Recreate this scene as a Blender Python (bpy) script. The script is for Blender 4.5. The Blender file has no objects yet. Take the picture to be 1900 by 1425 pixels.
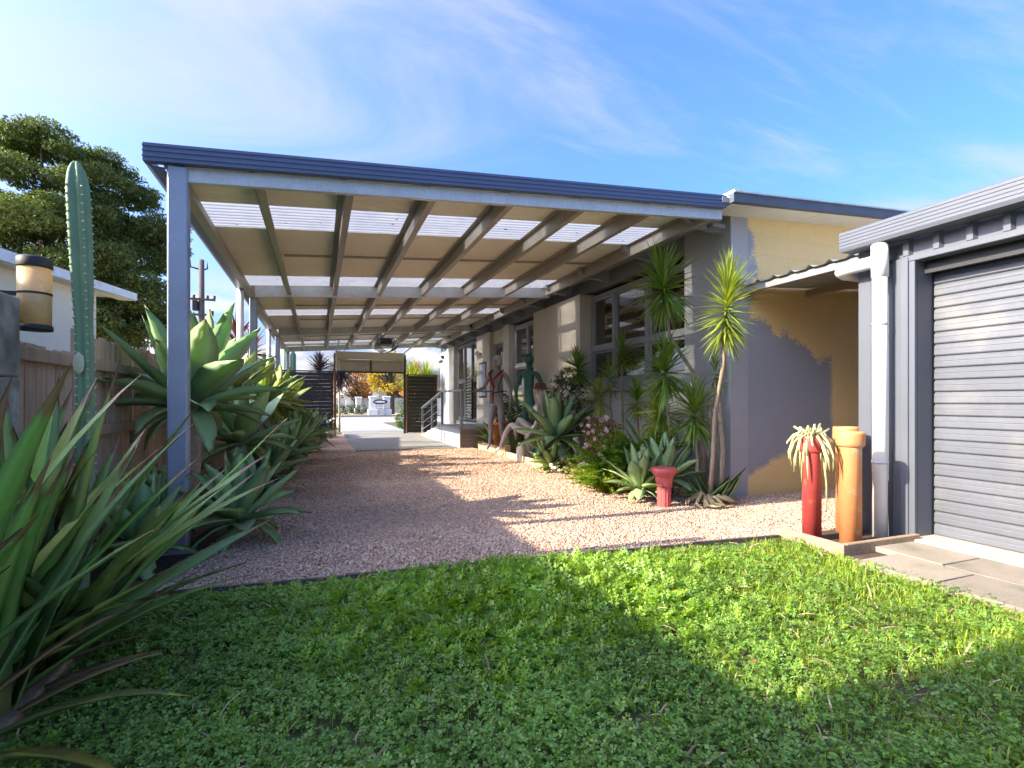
import bpy, math, random
import numpy as np
from mathutils import Vector, Matrix, Euler

random.seed(7); RNG = np.random.default_rng(7)
R = math.radians; PI = math.pi
SC = bpy.context.scene; COL = SC.collection

# ------------------------------------------------------------------ camera, sky, sun, exposure
cam_d = bpy.data.cameras.new('camera'); cam = bpy.data.objects.new('camera', cam_d); COL.objects.link(cam)
cam_d.lens = 18.0; cam_d.sensor_width = 36.0; cam_d.shift_y = 0.0171
cam_d.clip_start = 0.05; cam_d.clip_end = 2000
cam.location = (0, 0, 1.0); cam.rotation_euler = (R(90), 0, R(-20.65))
SC.camera = cam

SUN_EL = 30.0
sun_dir = Vector((1, -0.03, -math.tan(R(SUN_EL)))).normalized()
sd = bpy.data.lights.new('sun', 'SUN'); sd.energy = 2.4; sd.angle = R(0.5); sd.color = (1.0, 0.89, 0.69)
so = bpy.data.objects.new('sun', sd); COL.objects.link(so)
so.rotation_euler = sun_dir.to_track_quat('-Z', 'Y').to_euler(); so.location = (-20, 0, 20)

W = bpy.data.worlds.new('World'); SC.world = W; W.use_nodes = True
wn, wl = W.node_tree.nodes, W.node_tree.links; wn.clear()
def N(nodes, kind, **kw):
    n = nodes.new(kind)
    for k, v in kw.items(): setattr(n, k, v)
    return n
def build_world():
    out = N(wn, 'ShaderNodeOutputWorld'); bg = N(wn, 'ShaderNodeBackground'); bg.inputs['Strength'].default_value = 0.125
    sky = N(wn, 'ShaderNodeTexSky', sky_type='NISHITA', sun_disc=False)
    sky.sun_elevation = R(SUN_EL); sky.sun_rotation = R(-90 + 1.7)
    sky.air_density = 0.8; sky.dust_density = 6.3; sky.ozone_density = 8.5; sky.altitude = 30
    tc = N(wn, 'ShaderNodeTexCoord'); sep = N(wn, 'ShaderNodeSeparateXYZ'); wl.new(tc.outputs['Generated'], sep.inputs[0])
    zz = N(wn, 'ShaderNodeMath', operation='MAXIMUM'); wl.new(sep.outputs['Z'], zz.inputs[0]); zz.inputs[1].default_value = 0.0
    za = N(wn, 'ShaderNodeMath', operation='ADD'); wl.new(zz.outputs[0], za.inputs[0]); za.inputs[1].default_value = 0.22
    dx = N(wn, 'ShaderNodeMath', operation='DIVIDE'); wl.new(sep.outputs['X'], dx.inputs[0]); wl.new(za.outputs[0], dx.inputs[1])
    dy = N(wn, 'ShaderNodeMath', operation='DIVIDE'); wl.new(sep.outputs['Y'], dy.inputs[0]); wl.new(za.outputs[0], dy.inputs[1])
    cb = N(wn, 'ShaderNodeCombineXYZ'); wl.new(dx.outputs[0], cb.inputs[0]); wl.new(dy.outputs[0], cb.inputs[1])
    # high cirrus: stretched, warped noise on a flat layer overhead
    mp = N(wn, 'ShaderNodeMapping'); wl.new(cb.outputs[0], mp.inputs[0])
    mp.inputs['Location'].default_value = (7.55, 1.05, 0.0); mp.inputs['Rotation'].default_value = (0, 0, R(38)); mp.inputs['Scale'].default_value = (0.62, 1.5, 1)
    n1 = N(wn, 'ShaderNodeTexNoise'); wl.new(mp.outputs[0], n1.inputs['Vector'])
    n1.inputs['Scale'].default_value = 1.1; n1.inputs['Detail'].default_value = 9; n1.inputs['Roughness'].default_value = 0.60; n1.inputs['Distortion'].default_value = 0.9
    r1 = N(wn, 'ShaderNodeMapRange', interpolation_type='SMOOTHSTEP'); wl.new(n1.outputs[0], r1.inputs[0])
    r1.inputs['From Min'].default_value = 0.455; r1.inputs['From Max'].default_value = 0.79; r1.inputs['To Max'].default_value = 0.72
    mp3 = N(wn, 'ShaderNodeMapping'); wl.new(cb.outputs[0], mp3.inputs[0]); mp3.inputs['Rotation'].default_value = (0, 0, R(22)); mp3.inputs['Scale'].default_value = (0.5, 2.6, 1)
    mp3.inputs['Location'].default_value = (2.1, 7.55, 0)
    n3 = N(wn, 'ShaderNodeTexNoise'); wl.new(mp3.outputs[0], n3.inputs['Vector'])
    n3.inputs['Scale'].default_value = 2.2; n3.inputs['Detail'].default_value = 8; n3.inputs['Roughness'].default_value = 0.62; n3.inputs['Distortion'].default_value = 0.5
    r3 = N(wn, 'ShaderNodeMapRange', interpolation_type='SMOOTHSTEP'); wl.new(n3.outputs[0], r3.inputs[0])
    r3.inputs['From Min'].default_value = 0.52; r3.inputs['From Max'].default_value = 0.85; r3.inputs['To Max'].default_value = 0.6
    # low cumulus in a ring over the horizon
    mp2 = N(wn, 'ShaderNodeMapping'); wl.new(tc.outputs['Generated'], mp2.inputs[0]); mp2.inputs['Scale'].default_value = (3.2, 3.2, 7.0)
    n2 = N(wn, 'ShaderNodeTexNoise'); wl.new(mp2.outputs[0], n2.inputs['Vector'])
    n2.inputs['Scale'].default_value = 1.9; n2.inputs['Detail'].default_value = 7; n2.inputs['Roughness'].default_value = 0.55
    r2 = N(wn, 'ShaderNodeMapRange', interpolation_type='SMOOTHSTEP'); wl.new(n2.outputs[0], r2.inputs[0])
    r2.inputs['From Min'].default_value = 0.46; r2.inputs['From Max'].default_value = 0.62
    rz = N(wn, 'ShaderNodeMapRange', interpolation_type='SMOOTHSTEP'); wl.new(sep.outputs['Z'], rz.inputs[0])
    rz.inputs['From Min'].default_value = 0.10; rz.inputs['From Max'].default_value = 0.24; rz.inputs['To Min'].default_value = 1; rz.inputs['To Max'].default_value = 0
    m2 = N(wn, 'ShaderNodeMath', operation='MULTIPLY'); wl.new(r2.outputs[0], m2.inputs[0]); wl.new(rz.outputs[0], m2.inputs[1])
    mx = N(wn, 'ShaderNodeMath', operation='MAXIMUM'); wl.new(r1.outputs[0], mx.inputs[0]); wl.new(m2.outputs[0], mx.inputs[1])
    mx2 = N(wn, 'ShaderNodeMath', operation='MAXIMUM'); wl.new(mx.outputs[0], mx2.inputs[0]); wl.new(r3.outputs[0], mx2.inputs[1])
    mix = N(wn, 'ShaderNodeMix', data_type='RGBA'); wl.new(mx2.outputs[0], mix.inputs[0]); 
    hsv = N(wn, 'ShaderNodeHueSaturation'); hsv.inputs['Saturation'].default_value = 1.08; wl.new(sky.outputs[0], hsv.inputs['Color'])
    tint = N(wn, 'ShaderNodeMix', data_type='RGBA', blend_type='MULTIPLY'); tint.inputs[0].default_value = 1.0; wl.new(hsv.outputs[0], tint.inputs[6]); tint.inputs[7].default_value = (1.0, 0.93, 0.93, 1)
    wl.new(tint.outputs[2], mix.inputs[6])
    mix.inputs[7].default_value = (1.38, 1.38, 1.48, 1)
    mixc = N(wn, 'ShaderNodeMix', data_type='RGBA'); wl.new(m2.outputs[0], mixc.inputs[0]); wl.new(mix.outputs[2], mixc.inputs[6]); mixc.inputs[7].default_value = (1.75, 1.72, 1.75, 1)
    wl.new(mixc.outputs[2], bg.inputs['Color']); wl.new(bg.outputs[0], out.inputs[0])
build_world()
SC.view_settings.view_transform = 'Standard'; SC.view_settings.look = 'None'
SC.view_settings.exposure = 2.42; SC.view_settings.gamma = 1.0; SC.view_settings.use_curve_mapping = False

# ------------------------------------------------------------------ helpers
def tag(o, label=None, cat=None, group=None, kind=None):
    if label: o['label'] = label
    if cat: o['category'] = cat
    if group: o['group'] = group
    if kind: o['kind'] = kind
    return o
def thing(name, label, cat, loc=(0, 0, 0), rz=0, group=None):
    o = bpy.data.objects.new(name, None); COL.objects.link(o); o.empty_display_size = 0.1
    o.location = loc; o.rotation_euler = (0, 0, rz)
    return tag(o, label, cat, group)
def link(name, me, mat, parent=None, loc=None, rot=None, scale=None):
    o = bpy.data.objects.new(name, me); COL.objects.link(o)
    if mat is not None and len(me.materials) == 0: me.materials.append(mat)
    if parent is not None: o.parent = parent
    if loc is not None: o.location = loc
    if rot is not None: o.rotation_euler = rot
    if scale is not None: o.scale = scale if hasattr(scale, '__len__') else (scale,) * 3
    return o

class MB:
    """collects shapes into one mesh"""
    def __init__(s): s.v = []; s.f = []
    def add(s, vs, fs):
        b = len(s.v); s.v += [tuple(p) for p in vs]; s.f += [tuple(i + b for i in q) for q in fs]; return s
    def box(s, x0, x1, y0, y1, z0, z1):
        return s.add([(x0,y0,z0),(x1,y0,z0),(x1,y1,z0),(x0,y1,z0),(x0,y0,z1),(x1,y0,z1),(x1,y1,z1),(x0,y1,z1)],
                     [(0,3,2,1),(4,5,6,7),(0,1,5,4),(1,2,6,5),(2,3,7,6),(3,0,4,7)])
    def bbox(s, x0, x1, y0, y1, z0, z1, b=0.006):
        """box with chamfered edges"""
        xs = (x0, x0+b, x1-b, x1); ys = (y0, y0+b, y1-b, y1); zs = (z0, z0+b, z1-b, z1)
        V = []; idx = {}
        for i in (0,1):
            for j in (0,1):
                for k in (0,1):
                    X = xs[1] if i == 0 else xs[2]; Y = ys[1] if j == 0 else ys[2]; Z = zs[1] if k == 0 else zs[2]
                    idx[(i,j,k,'x')] = len(V); V.append((xs[0] if i == 0 else xs[3], Y, Z))
                    idx[(i,j,k,'y')] = len(V); V.append((X, ys[0] if j == 0 else ys[3], Z))
                    idx[(i,j,k,'z')] = len(V); V.append((X, Y, zs[0] if k == 0 else zs[3]))
        F = []
        g = lambda i,j,k,a: idx[(i,j,k,a)]
        F += [(g(0,0,0,'x'),g(0,0,1,'x'),g(0,1,1,'x'),g(0,1,0,'x')), (g(1,0,0,'x'),g(1,1,0,'x'),g(1,1,1,'x'),g(1,0,1,'x'))]
        F += [(g(0,0,0,'y'),g(1,0,0,'y'),g(1,0,1,'y'),g(0,0,1,'y')), (g(0,1,0,'y'),g(0,1,1,'y'),g(1,1,1,'y'),g(1,1,0,'y'))]
        F += [(g(0,0,0,'z'),g(0,1,0,'z'),g(1,1,0,'z'),g(1,0,0,'z')), (g(0,0,1,'z'),g(1,0,1,'z'),g(1,1,1,'z'),g(0,1,1,'z'))]
        for a in (0,1):
            for c in (0,1):
                F.append((g(a,c,0,'x'),g(a,c,1,'x'),g(a,c,1,'y'),g(a,c,0,'y')))
                F.append((g(a,0,c,'x'),g(a,1,c,'x'),g(a,1,c,'z'),g(a,0,c,'z')))
                F.append((g(0,a,c,'y'),g(1,a,c,'y'),g(1,a,c,'z'),g(0,a,c,'z')))
        for i in (0,1):
            for j in (0,1):
                for k in (0,1): F.append((g(i,j,k,'x'),g(i,j,k,'y'),g(i,j,k,'z')))
        return s.add(V, F)
    def prism(s, poly, a0, a1, axis='y'):
        """poly in the plane across the axis: axis y -> (x,z), axis x -> (y,z), axis z -> (x,y)"""
        n = len(poly)
        def P(p, a): return (p[0], a, p[1]) if axis == 'y' else (a, p[0], p[1]) if axis == 'x' else (p[0], p[1], a)
        V = [P(p, a0) for p in poly] + [P(p, a1) for p in poly]
        F = [tuple(range(n)), tuple(range(2*n-1, n-1, -1))] + [(i, i+n, (i+1) % n + n, (i+1) % n) for i in range(n)]
        return s.add(V, F)
    def tube(s, pts, rad, n=8, cap=True):
        pts = [Vector(p) for p in pts]; m = len(pts)
        if not hasattr(rad, '__len__'): rad = [rad] * m
        V = []; F = []; up = None
        for i, p in enumerate(pts):
            t = (pts[min(i+1, m-1)] - pts[max(i-1, 0)]).normalized()
            if up is None: up = Vector((0, 0, 1)) if abs(t.z) < 0.9 else Vector((1, 0, 0))
            a = t.cross(up).normalized(); b = t.cross(a).normalized(); up = -b if False else up
            for k in range(n):
                q = 2 * PI * k / n; V.append(p + (a * math.cos(q) + b * math.sin(q)) * rad[i])
        for i in range(m - 1):
            for k in range(n): F.append((i*n+k, i*n+(k+1) % n, (i+1)*n+(k+1) % n, (i+1)*n+k))
        if cap: F += [tuple(range(n-1, -1, -1)), tuple(range((m-1)*n, m*n))]
        return s.add(V, F)
    def lathe(s, prof, n=24, c=(0, 0), flute=None):
        V = []; F = []; m = len(prof)
        for j, (r, z) in enumerate(prof):
            for k in range(n):
                q = 2 * PI * k / n; rr = r * (flute(q, z) if flute else 1)
                V.append((c[0] + rr * math.cos(q), c[1] + rr * math.sin(q), z))
        for j in range(m - 1):
            for k in range(n): F.append((j*n+k, j*n+(k+1) % n, (j+1)*n+(k+1) % n, (j+1)*n+k))
        F += [tuple(range(n-1, -1, -1)), tuple(range((m-1)*n, m*n))]
        return s.add(V, F)
    def mesh(s, name, smooth=False):
        me = bpy.data.meshes.new(name); me.from_pydata(s.v, [], s.f); me.update()
        if smooth: me.polygons.foreach_set('use_smooth', [True] * len(me.polygons))
        return me
    def build(s, name, mat, parent=None, smooth=False, off=None):
        if off is not None: s.v = [(a-off[0], b-off[1], c-off[2]) for a, b, c in s.v]
        return link(name, s.mesh(name, smooth), mat, parent)

def np_mesh(name, verts, quads=None, tris=None, smooth=False):
    me = bpy.data.meshes.new(name); nv = len(verts)
    q = np.zeros((0, 4), np.int32) if quads is None else quads; t = np.zeros((0, 3), np.int32) if tris is None else tris
    me.vertices.add(nv); me.vertices.foreach_set('co', np.ascontiguousarray(verts, np.float32).ravel())
    nl = q.size + t.size; me.loops.add(nl); me.loops.foreach_set('vertex_index', np.concatenate([q.ravel(), t.ravel()]).astype(np.int32))
    tot = np.concatenate([np.full(len(q), 4), np.full(len(t), 3)]).astype(np.int32)
    st = np.concatenate([[0], np.cumsum(tot)[:-1]]).astype(np.int32)
    me.polygons.add(len(tot)); me.polygons.foreach_set('loop_start', st)
    try: me.polygons.foreach_set('loop_total', tot)
    except Exception: pass
    if smooth: me.polygons.foreach_set('use_smooth', np.ones(len(tot), bool))
    me.update(calc_edges=True); me.validate(); return me
def rotm(yaw, pitch, roll):
    """arrays -> (N,3,3): Rz(yaw) Ry(-pitch) Rx(roll)"""
    cy, sy, cp, sp, cr, sr = np.cos(yaw), np.sin(yaw), np.cos(pitch), np.sin(pitch), np.cos(roll), np.sin(roll)
    z = np.zeros_like(cy); o = np.ones_like(cy)
    Rz = np.stack([cy, -sy, z, sy, cy, z, z, z, o], -1).reshape(-1, 3, 3)
    Ry = np.stack([cp, z, -sp, z, o, z, sp, z, cp], -1).reshape(-1, 3, 3)
    Rx = np.stack([o, z, z, z, cr, -sr, z, sr, cr], -1).reshape(-1, 3, 3)
    return Rz @ Ry @ Rx
def scatter(tv, tq, tt, pos, rot, scl):
    """copies of one template -> verts, quads, tris"""
    tv = np.asarray(tv, float); n = len(pos); scl = np.asarray(scl, float)
    if scl.ndim == 1: scl = np.repeat(scl[:, None], 3, 1)
    V = np.einsum('nij,nvj->nvi', rot, tv[None] * scl[:, None, :]) + pos[:, None, :]
    off = (np.arange(n) * len(tv))[:, None, None]
    q = (np.asarray(tq, int).reshape(-1, 4)[None] + off).reshape(-1, 4) if len(tq) else np.zeros((0, 4), int)
    t = (np.asarray(tt, int).reshape(-1, 3)[None] + off).reshape(-1, 3) if len(tt) else np.zeros((0, 3), int)
    return V.reshape(-1, 3), q, t
def merge(parts):
    V = []; Q = []; T = []; b = 0
    for v, q, t in parts: V.append(v); Q.append(q + b); T.append(t + b); b += len(v)
    return np.concatenate(V), np.concatenate(Q), np.concatenate(T)

# ------------------------------------------------------------------ materials
MATS = {}
def mat(name, col, rough=0.6, metal=0.0, var=0.12, ns=4.0, fine=0.08, fs=60.0, bump=0.0, bs=80.0, spec=0.5, island=0.0, objr=0.0, hue=0.0, sat=0.0,
        transl=0.0, tcol=None, col2=None, c2scale=6.0, c2lo=0.5, c2hi=0.62, stretch=None, coat=0.0, col2obj=None):
    m = bpy.data.materials.new(name); m.use_nodes = True; n, l = m.node_tree.nodes, m.node_tree.links; n.clear()
    out = N(n, 'ShaderNodeOutputMaterial'); b = N(n, 'ShaderNodeBsdfPrincipled'); l.new(b.outputs[0], out.inputs[0])
    b.inputs['Roughness'].default_value = rough; b.inputs['Metallic'].default_value = metal; b.inputs['Specular IOR Level'].default_value = spec
    if coat: b.inputs['Coat Weight'].default_value = coat
    geo = N(n, 'ShaderNodeNewGeometry'); vec = geo.outputs['Position']
    if stretch:
        mp = N(n, 'ShaderNodeMapping'); l.new(vec, mp.inputs[0]); mp.inputs['Scale'].default_value = stretch; vec = mp.outputs[0]
    def noise(scale, detail=4):
        t = N(n, 'ShaderNodeTexNoise'); l.new(vec, t.inputs['Vector']); t.inputs['Scale'].default_value = scale; t.inputs['Detail'].default_value = detail; return t.outputs[0]
    def M(op, a, b_):
        x = N(n, 'ShaderNodeMath', operation=op)
        for i, s in enumerate((a, b_)):
            if isinstance(s, (int, float)): x.inputs[i].default_value = s
            else: l.new(s, x.inputs[i])
        return x.outputs[0]
    base = N(n, 'ShaderNodeRGB'); base.outputs[0].default_value = (*col, 1); c = base.outputs[0]
    if col2:
        mr = N(n, 'ShaderNodeMapRange', interpolation_type='SMOOTHSTEP'); l.new(noise(c2scale, 6), mr.inputs[0]); mr.inputs['From Min'].default_value = c2lo; mr.inputs['From Max'].default_value = c2hi
        mx = N(n, 'ShaderNodeMix', data_type='RGBA'); l.new(mr.outputs[0], mx.inputs[0]); l.new(c, mx.inputs[6]); mx.inputs[7].default_value = (*col2, 1); c = mx.outputs[2]
    rnd = None
    if island: rnd = geo.outputs['Random Per Island']
    elif objr: rnd = N(n, 'ShaderNodeObjectInfo').outputs['Random']
    if col2obj is not None and rnd is not None:
        mx = N(n, 'ShaderNodeMix', data_type='RGBA'); rr = N(n, 'ShaderNodeTexWhiteNoise', noise_dimensions='1D'); l.new(rnd, rr.inputs['W']); l.new(rr.outputs[0], mx.inputs[0]); l.new(c, mx.inputs[6]); mx.inputs[7].default_value = (*col2obj, 1); c = mx.outputs[2]
    h = N(n, 'ShaderNodeHueSaturation'); l.new(c, h.inputs['Color'])
    v = M('MULTIPLY', M('SUBTRACT', noise(ns), 0.5), 4 * var); v = M('ADD', v, 1.0)
    if fine: v = M('ADD', v, M('MULTIPLY', M('SUBTRACT', noise(fs, 3), 0.5), 4 * fine))
    if rnd is not None:
        k = island or objr; v = M('ADD', v, M('MULTIPLY', M('SUBTRACT', rnd, 0.5), 2 * k))
        if hue: l.new(M('ADD', M('MULTIPLY', M('SUBTRACT', M('FRACT', M('MULTIPLY', rnd, 7.31), 0), 0.5), 2 * hue), 0.5), h.inputs['Hue'])
    l.new(v, h.inputs['Value']); c = h.outputs[0]; l.new(c, b.inputs['Base Color'])
    if bump:
        bp = N(n, 'ShaderNodeBump'); bp.inputs['Strength'].default_value = bump; bp.inputs['Distance'].default_value = 0.01; l.new(noise(bs, 5), bp.inputs['Height']); l.new(bp.outputs[0], b.inputs['Normal'])
    if transl:
        tr = N(n, 'ShaderNodeBsdfTranslucent'); hs = N(n, 'ShaderNodeMix', data_type='RGBA', blend_type='MULTIPLY'); hs.inputs[0].default_value = 1.0
        l.new(c, hs.inputs[6]); hs.inputs[7].default_value = (*(tcol or (1.5, 1.5, 0.6)), 1); l.new(hs.outputs[2], tr.inputs[0])
        ms = N(n, 'ShaderNodeMixShader'); ms.inputs[0].default_value = transl; l.new(b.outputs[0], ms.inputs[1]); l.new(tr.outputs[0], ms.inputs[2]); l.new(ms.outputs[0], out.inputs[0])
    MATS[name] = m; return m

galv = mat('galvanised_steel', (0.56, 0.57, 0.58), 0.42, 0.3, 0.12, 6, 0.10, 45)
galv_post = mat('galvanised_post_steel', (0.30, 0.34, 0.42), 0.45, 0.35, 0.08, 5, 0.05, 60)
purlin_m = mat('dull_galvanised_steel', (0.36, 0.33, 0.28), 0.5, 0.25, 0.10, 5, 0.05, 40)
roof_under = mat('cream_roof_sheet', (0.85, 0.81, 0.71), 0.5, 0.0, 0.06, 2, 0.04, 12)
colorbond = mat('slate_painted_steel', (0.108, 0.117, 0.138), 0.4, 0.0, 0.05, 3, 0.03, 50, spec=0.4)
fascia_m = mat('blue_grey_painted_steel', (0.088, 0.118, 0.225), 0.42, 0.0, 0.08, 3, 0.03, 40)
door_m = mat('grey_roller_slat_paint', (0.105, 0.112, 0.130), 0.5, 0.0, 0.08, 2.5, 0.05, 30, objr=0.06, col2=(0.17, 0.165, 0.16), c2scale=2.2, c2lo=0.48, c2hi=0.75)
dark_m = mat('near_black_paint', (0.018, 0.018, 0.02), 0.6, var=0.1)
screen_m = mat('charcoal_stained_timber', (0.035, 0.037, 0.045), 0.6, var=0.15, objr=0.2)
screen2_m = mat('dark_olive_stained_timber', (0.045, 0.05, 0.035), 0.6, var=0.15, objr=0.2)
rust_m = mat('rust_brown_steel', (0.20, 0.085, 0.04), 0.7, var=0.2)
white_pvc = mat('white_pipe_plastic', (0.80, 0.80, 0.79), 0.35, var=0.03, fine=0.02)
timber_old = mat('weathered_grey_timber', (0.42, 0.31, 0.22), 0.85, var=0.20, ns=3, fine=0.16, fs=30, bump=0.4, bs=60, objr=0.18, stretch=(1, 1, 0.12))
timber_edge = mat('sleeper_timber', (0.33, 0.23, 0.15), 0.85, var=0.2, ns=5, fine=0.15, fs=40, bump=0.4, bs=60, objr=0.1)
timber_edge_dark = mat('damp_edging_timber', (0.12, 0.095, 0.08), 0.85, var=0.2, ns=5, fine=0.15, fs=40, bump=0.4, bs=60)
timber_new = mat('pale_planter_timber', (0.58, 0.42, 0.25), 0.75, var=0.12, ns=5, fine=0.10, fs=30, objr=0.08)
concrete_m = mat('driveway_concrete', (0.27, 0.262, 0.25), 0.85, var=0.10, ns=1.2, fine=0.06, fs=40, bump=0.15, bs=120)
slab_m = mat('threshold_concrete', (0.44, 0.38, 0.30), 0.85, var=0.10, ns=3, fine=0.06, fs=50, bump=0.15, bs=120)
paver_m = mat('weathered_paver', (0.28, 0.235, 0.18), 0.9, var=0.14, ns=5, fine=0.12, fs=70, bump=0.4, bs=150, objr=0.12, col2=(0.17, 0.165, 0.11), c2scale=4, c2lo=0.5, c2hi=0.75)
soil_m = mat('dark_bed_soil', (0.075, 0.05, 0.035), 0.95, var=0.3, ns=8, fine=0.3, fs=60, bump=0.8, bs=60)
mulch_m = mat('bark_mulch', (0.32, 0.19, 0.10), 0.95, var=0.3, ns=9, fine=0.3, fs=50, bump=0.8, bs=50, island=0.35)
ground_m = mat('earth_and_moss', (0.085, 0.075, 0.04), 0.95, var=0.3, ns=2, fine=0.3, fs=40, bump=0.6, bs=50, col2=(0.06, 0.10, 0.025), c2scale=3, c2lo=0.42, c2hi=0.6)
asphalt_m = mat('asphalt', (0.07, 0.07, 0.07), 0.9, var=0.1, fine=0.1)
cream_wall = mat('cream_render', (0.70, 0.63, 0.47), 0.85, var=0.05, ns=1.5, fine=0.03, fs=40, bump=0.15, bs=60)
beige_wall = mat('beige_render', (0.58, 0.54, 0.46), 0.85, var=0.05, ns=2, fine=0.03, fs=40, bump=0.2, bs=50)
grey_wall = mat('grey_render', (0.40, 0.40, 0.41), 0.85, var=0.06, ns=2, fine=0.04, fs=40, bump=0.2, bs=50)
trim_grey = mat('grey_painted_timber', (0.27, 0.285, 0.31), 0.55, var=0.06, ns=4, fine=0.04, fs=40)
trim_dark = mat('dark_grey_beam_paint', (0.20, 0.205, 0.21), 0.6, var=0.06)
soffit_m = mat('cream_soffit', (0.72, 0.66, 0.52), 0.8, var=0.04)
white_board = mat('pale_grey_weatherboard', (0.40, 0.42, 0.44), 0.6, var=0.05, objr=0.04)
interior_m = mat('dim_interior', (0.26, 0.20, 0.15), 0.9, var=0.1)
blind_m = mat('brown_blind', (0.24, 0.14, 0.07), 0.8, var=0.1, objr=0.1)
conc_block = mat('mossy_concrete_block', (0.30, 0.29, 0.25), 0.95, var=0.25, ns=4, fine=0.2, fs=40, bump=0.5, bs=60, col2=(0.10, 0.11, 0.075), c2scale=5, c2lo=0.45, c2hi=0.7)
lamp_amber = mat('amber_lantern_plastic', (0.90, 0.70, 0.38), 0.4, var=0.08, ns=8, transl=0.45, tcol=(1.1, 0.95, 0.7))
red_pot = mat('red_painted_clay', (0.42, 0.055, 0.05), 0.5, var=0.14, ns=6, fine=0.08, fs=40, col2=(0.46, 0.22, 0.12), c2scale=5.5, c2lo=0.58, c2hi=0.66)
orange_pot = mat('orange_clay', (0.62, 0.25, 0.095), 0.6, var=0.12, ns=6, fine=0.07, fs=50, col2=(0.62, 0.40, 0.25), c2scale=7, c2lo=0.52, c2hi=0.68)
terracotta = mat('terracotta', (0.55, 0.19, 0.07), 0.7, var=0.1)
pink_pot = mat('faded_red_fluted_clay', (0.52, 0.095, 0.09), 0.55, var=0.14, ns=14, fine=0.10, fs=70)
brown_pot = mat('brown_glazed_clay', (0.14, 0.065, 0.04), 0.35, var=0.2)
cream_pot = mat('cream_ceramic', (0.72, 0.65, 0.52), 0.4, var=0.05)
green_pot = mat('olive_glazed_cube', (0.10, 0.14, 0.03), 0.35, var=0.1)
stone_m = mat('field_stone', (0.24, 0.20, 0.16), 0.9, var=0.2, ns=8, bump=0.5, bs=30)
mann_grey = mat('grey_gloss_figure', (0.27, 0.26, 0.26), 0.35, var=0.08, ns=9, spec=0.5)
mann_green = mat('dark_green_figure_paint', (0.018, 0.115, 0.085), 0.38, var=0.2, ns=12)
mann_white = mat('white_figure_paint', (0.52, 0.48, 0.44), 0.45, var=0.08, ns=8)
scarf_m = mat('red_scarf_fabric', (0.26, 0.02, 0.022), 0.8, var=0.2, ns=20)
strap_m = mat('black_strap', (0.02, 0.02, 0.02), 0.5)
hat_m = mat('brown_hat_felt', (0.14, 0.055, 0.03), 0.9)
agave_m = mat('agave_leaf', (0.29, 0.43, 0.20), 0.42, var=0.12, ns=5, fine=0.05, fs=30, objr=0.18, hue=0.02, transl=0.22, tcol=(1.7, 1.8, 0.55), spec=0.4)
agave_y = mat('agave_leaf_yellow_green', (0.32, 0.42, 0.13), 0.42, var=0.14, ns=5, fine=0.05, fs=30, objr=0.2, hue=0.02, transl=0.28, tcol=(1.6, 1.6, 0.5), spec=0.4)
agave_p = mat('agave_leaf_pale', (0.34, 0.46, 0.20), 0.45, var=0.12, ns=5, fine=0.05, fs=30, objr=0.12, hue=0.015, transl=0.22, tcol=(1.4, 1.5, 0.6), spec=0.4)
flax_m = mat('flax_leaf', (0.23, 0.36, 0.08), 0.38, var=0.16, ns=4, fine=0.08, fs=25, objr=0.30, hue=0.03, transl=0.2, tcol=(1.7, 1.7, 0.4), spec=0.45)
flax_b = mat('flax_leaf_blue_green', (0.19, 0.32, 0.10), 0.38, var=0.16, ns=4, fine=0.08, fs=25, objr=0.25, hue=0.02, transl=0.15, tcol=(1.7, 1.7, 0.6), spec=0.45)
flax_y = mat('flax_leaf_yellowing', (0.36, 0.34, 0.05), 0.5, var=0.2, ns=7, fine=0.1, fs=40, objr=0.2, transl=0.2, tcol=(1.3, 1.2, 0.5), col2=(0.14, 0.18, 0.045), c2scale=9, c2lo=0.42, c2hi=0.6)
flax_d = mat('flax_leaf_dead', (0.32, 0.20, 0.09), 0.8, var=0.25, ns=9, objr=0.25)
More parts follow.
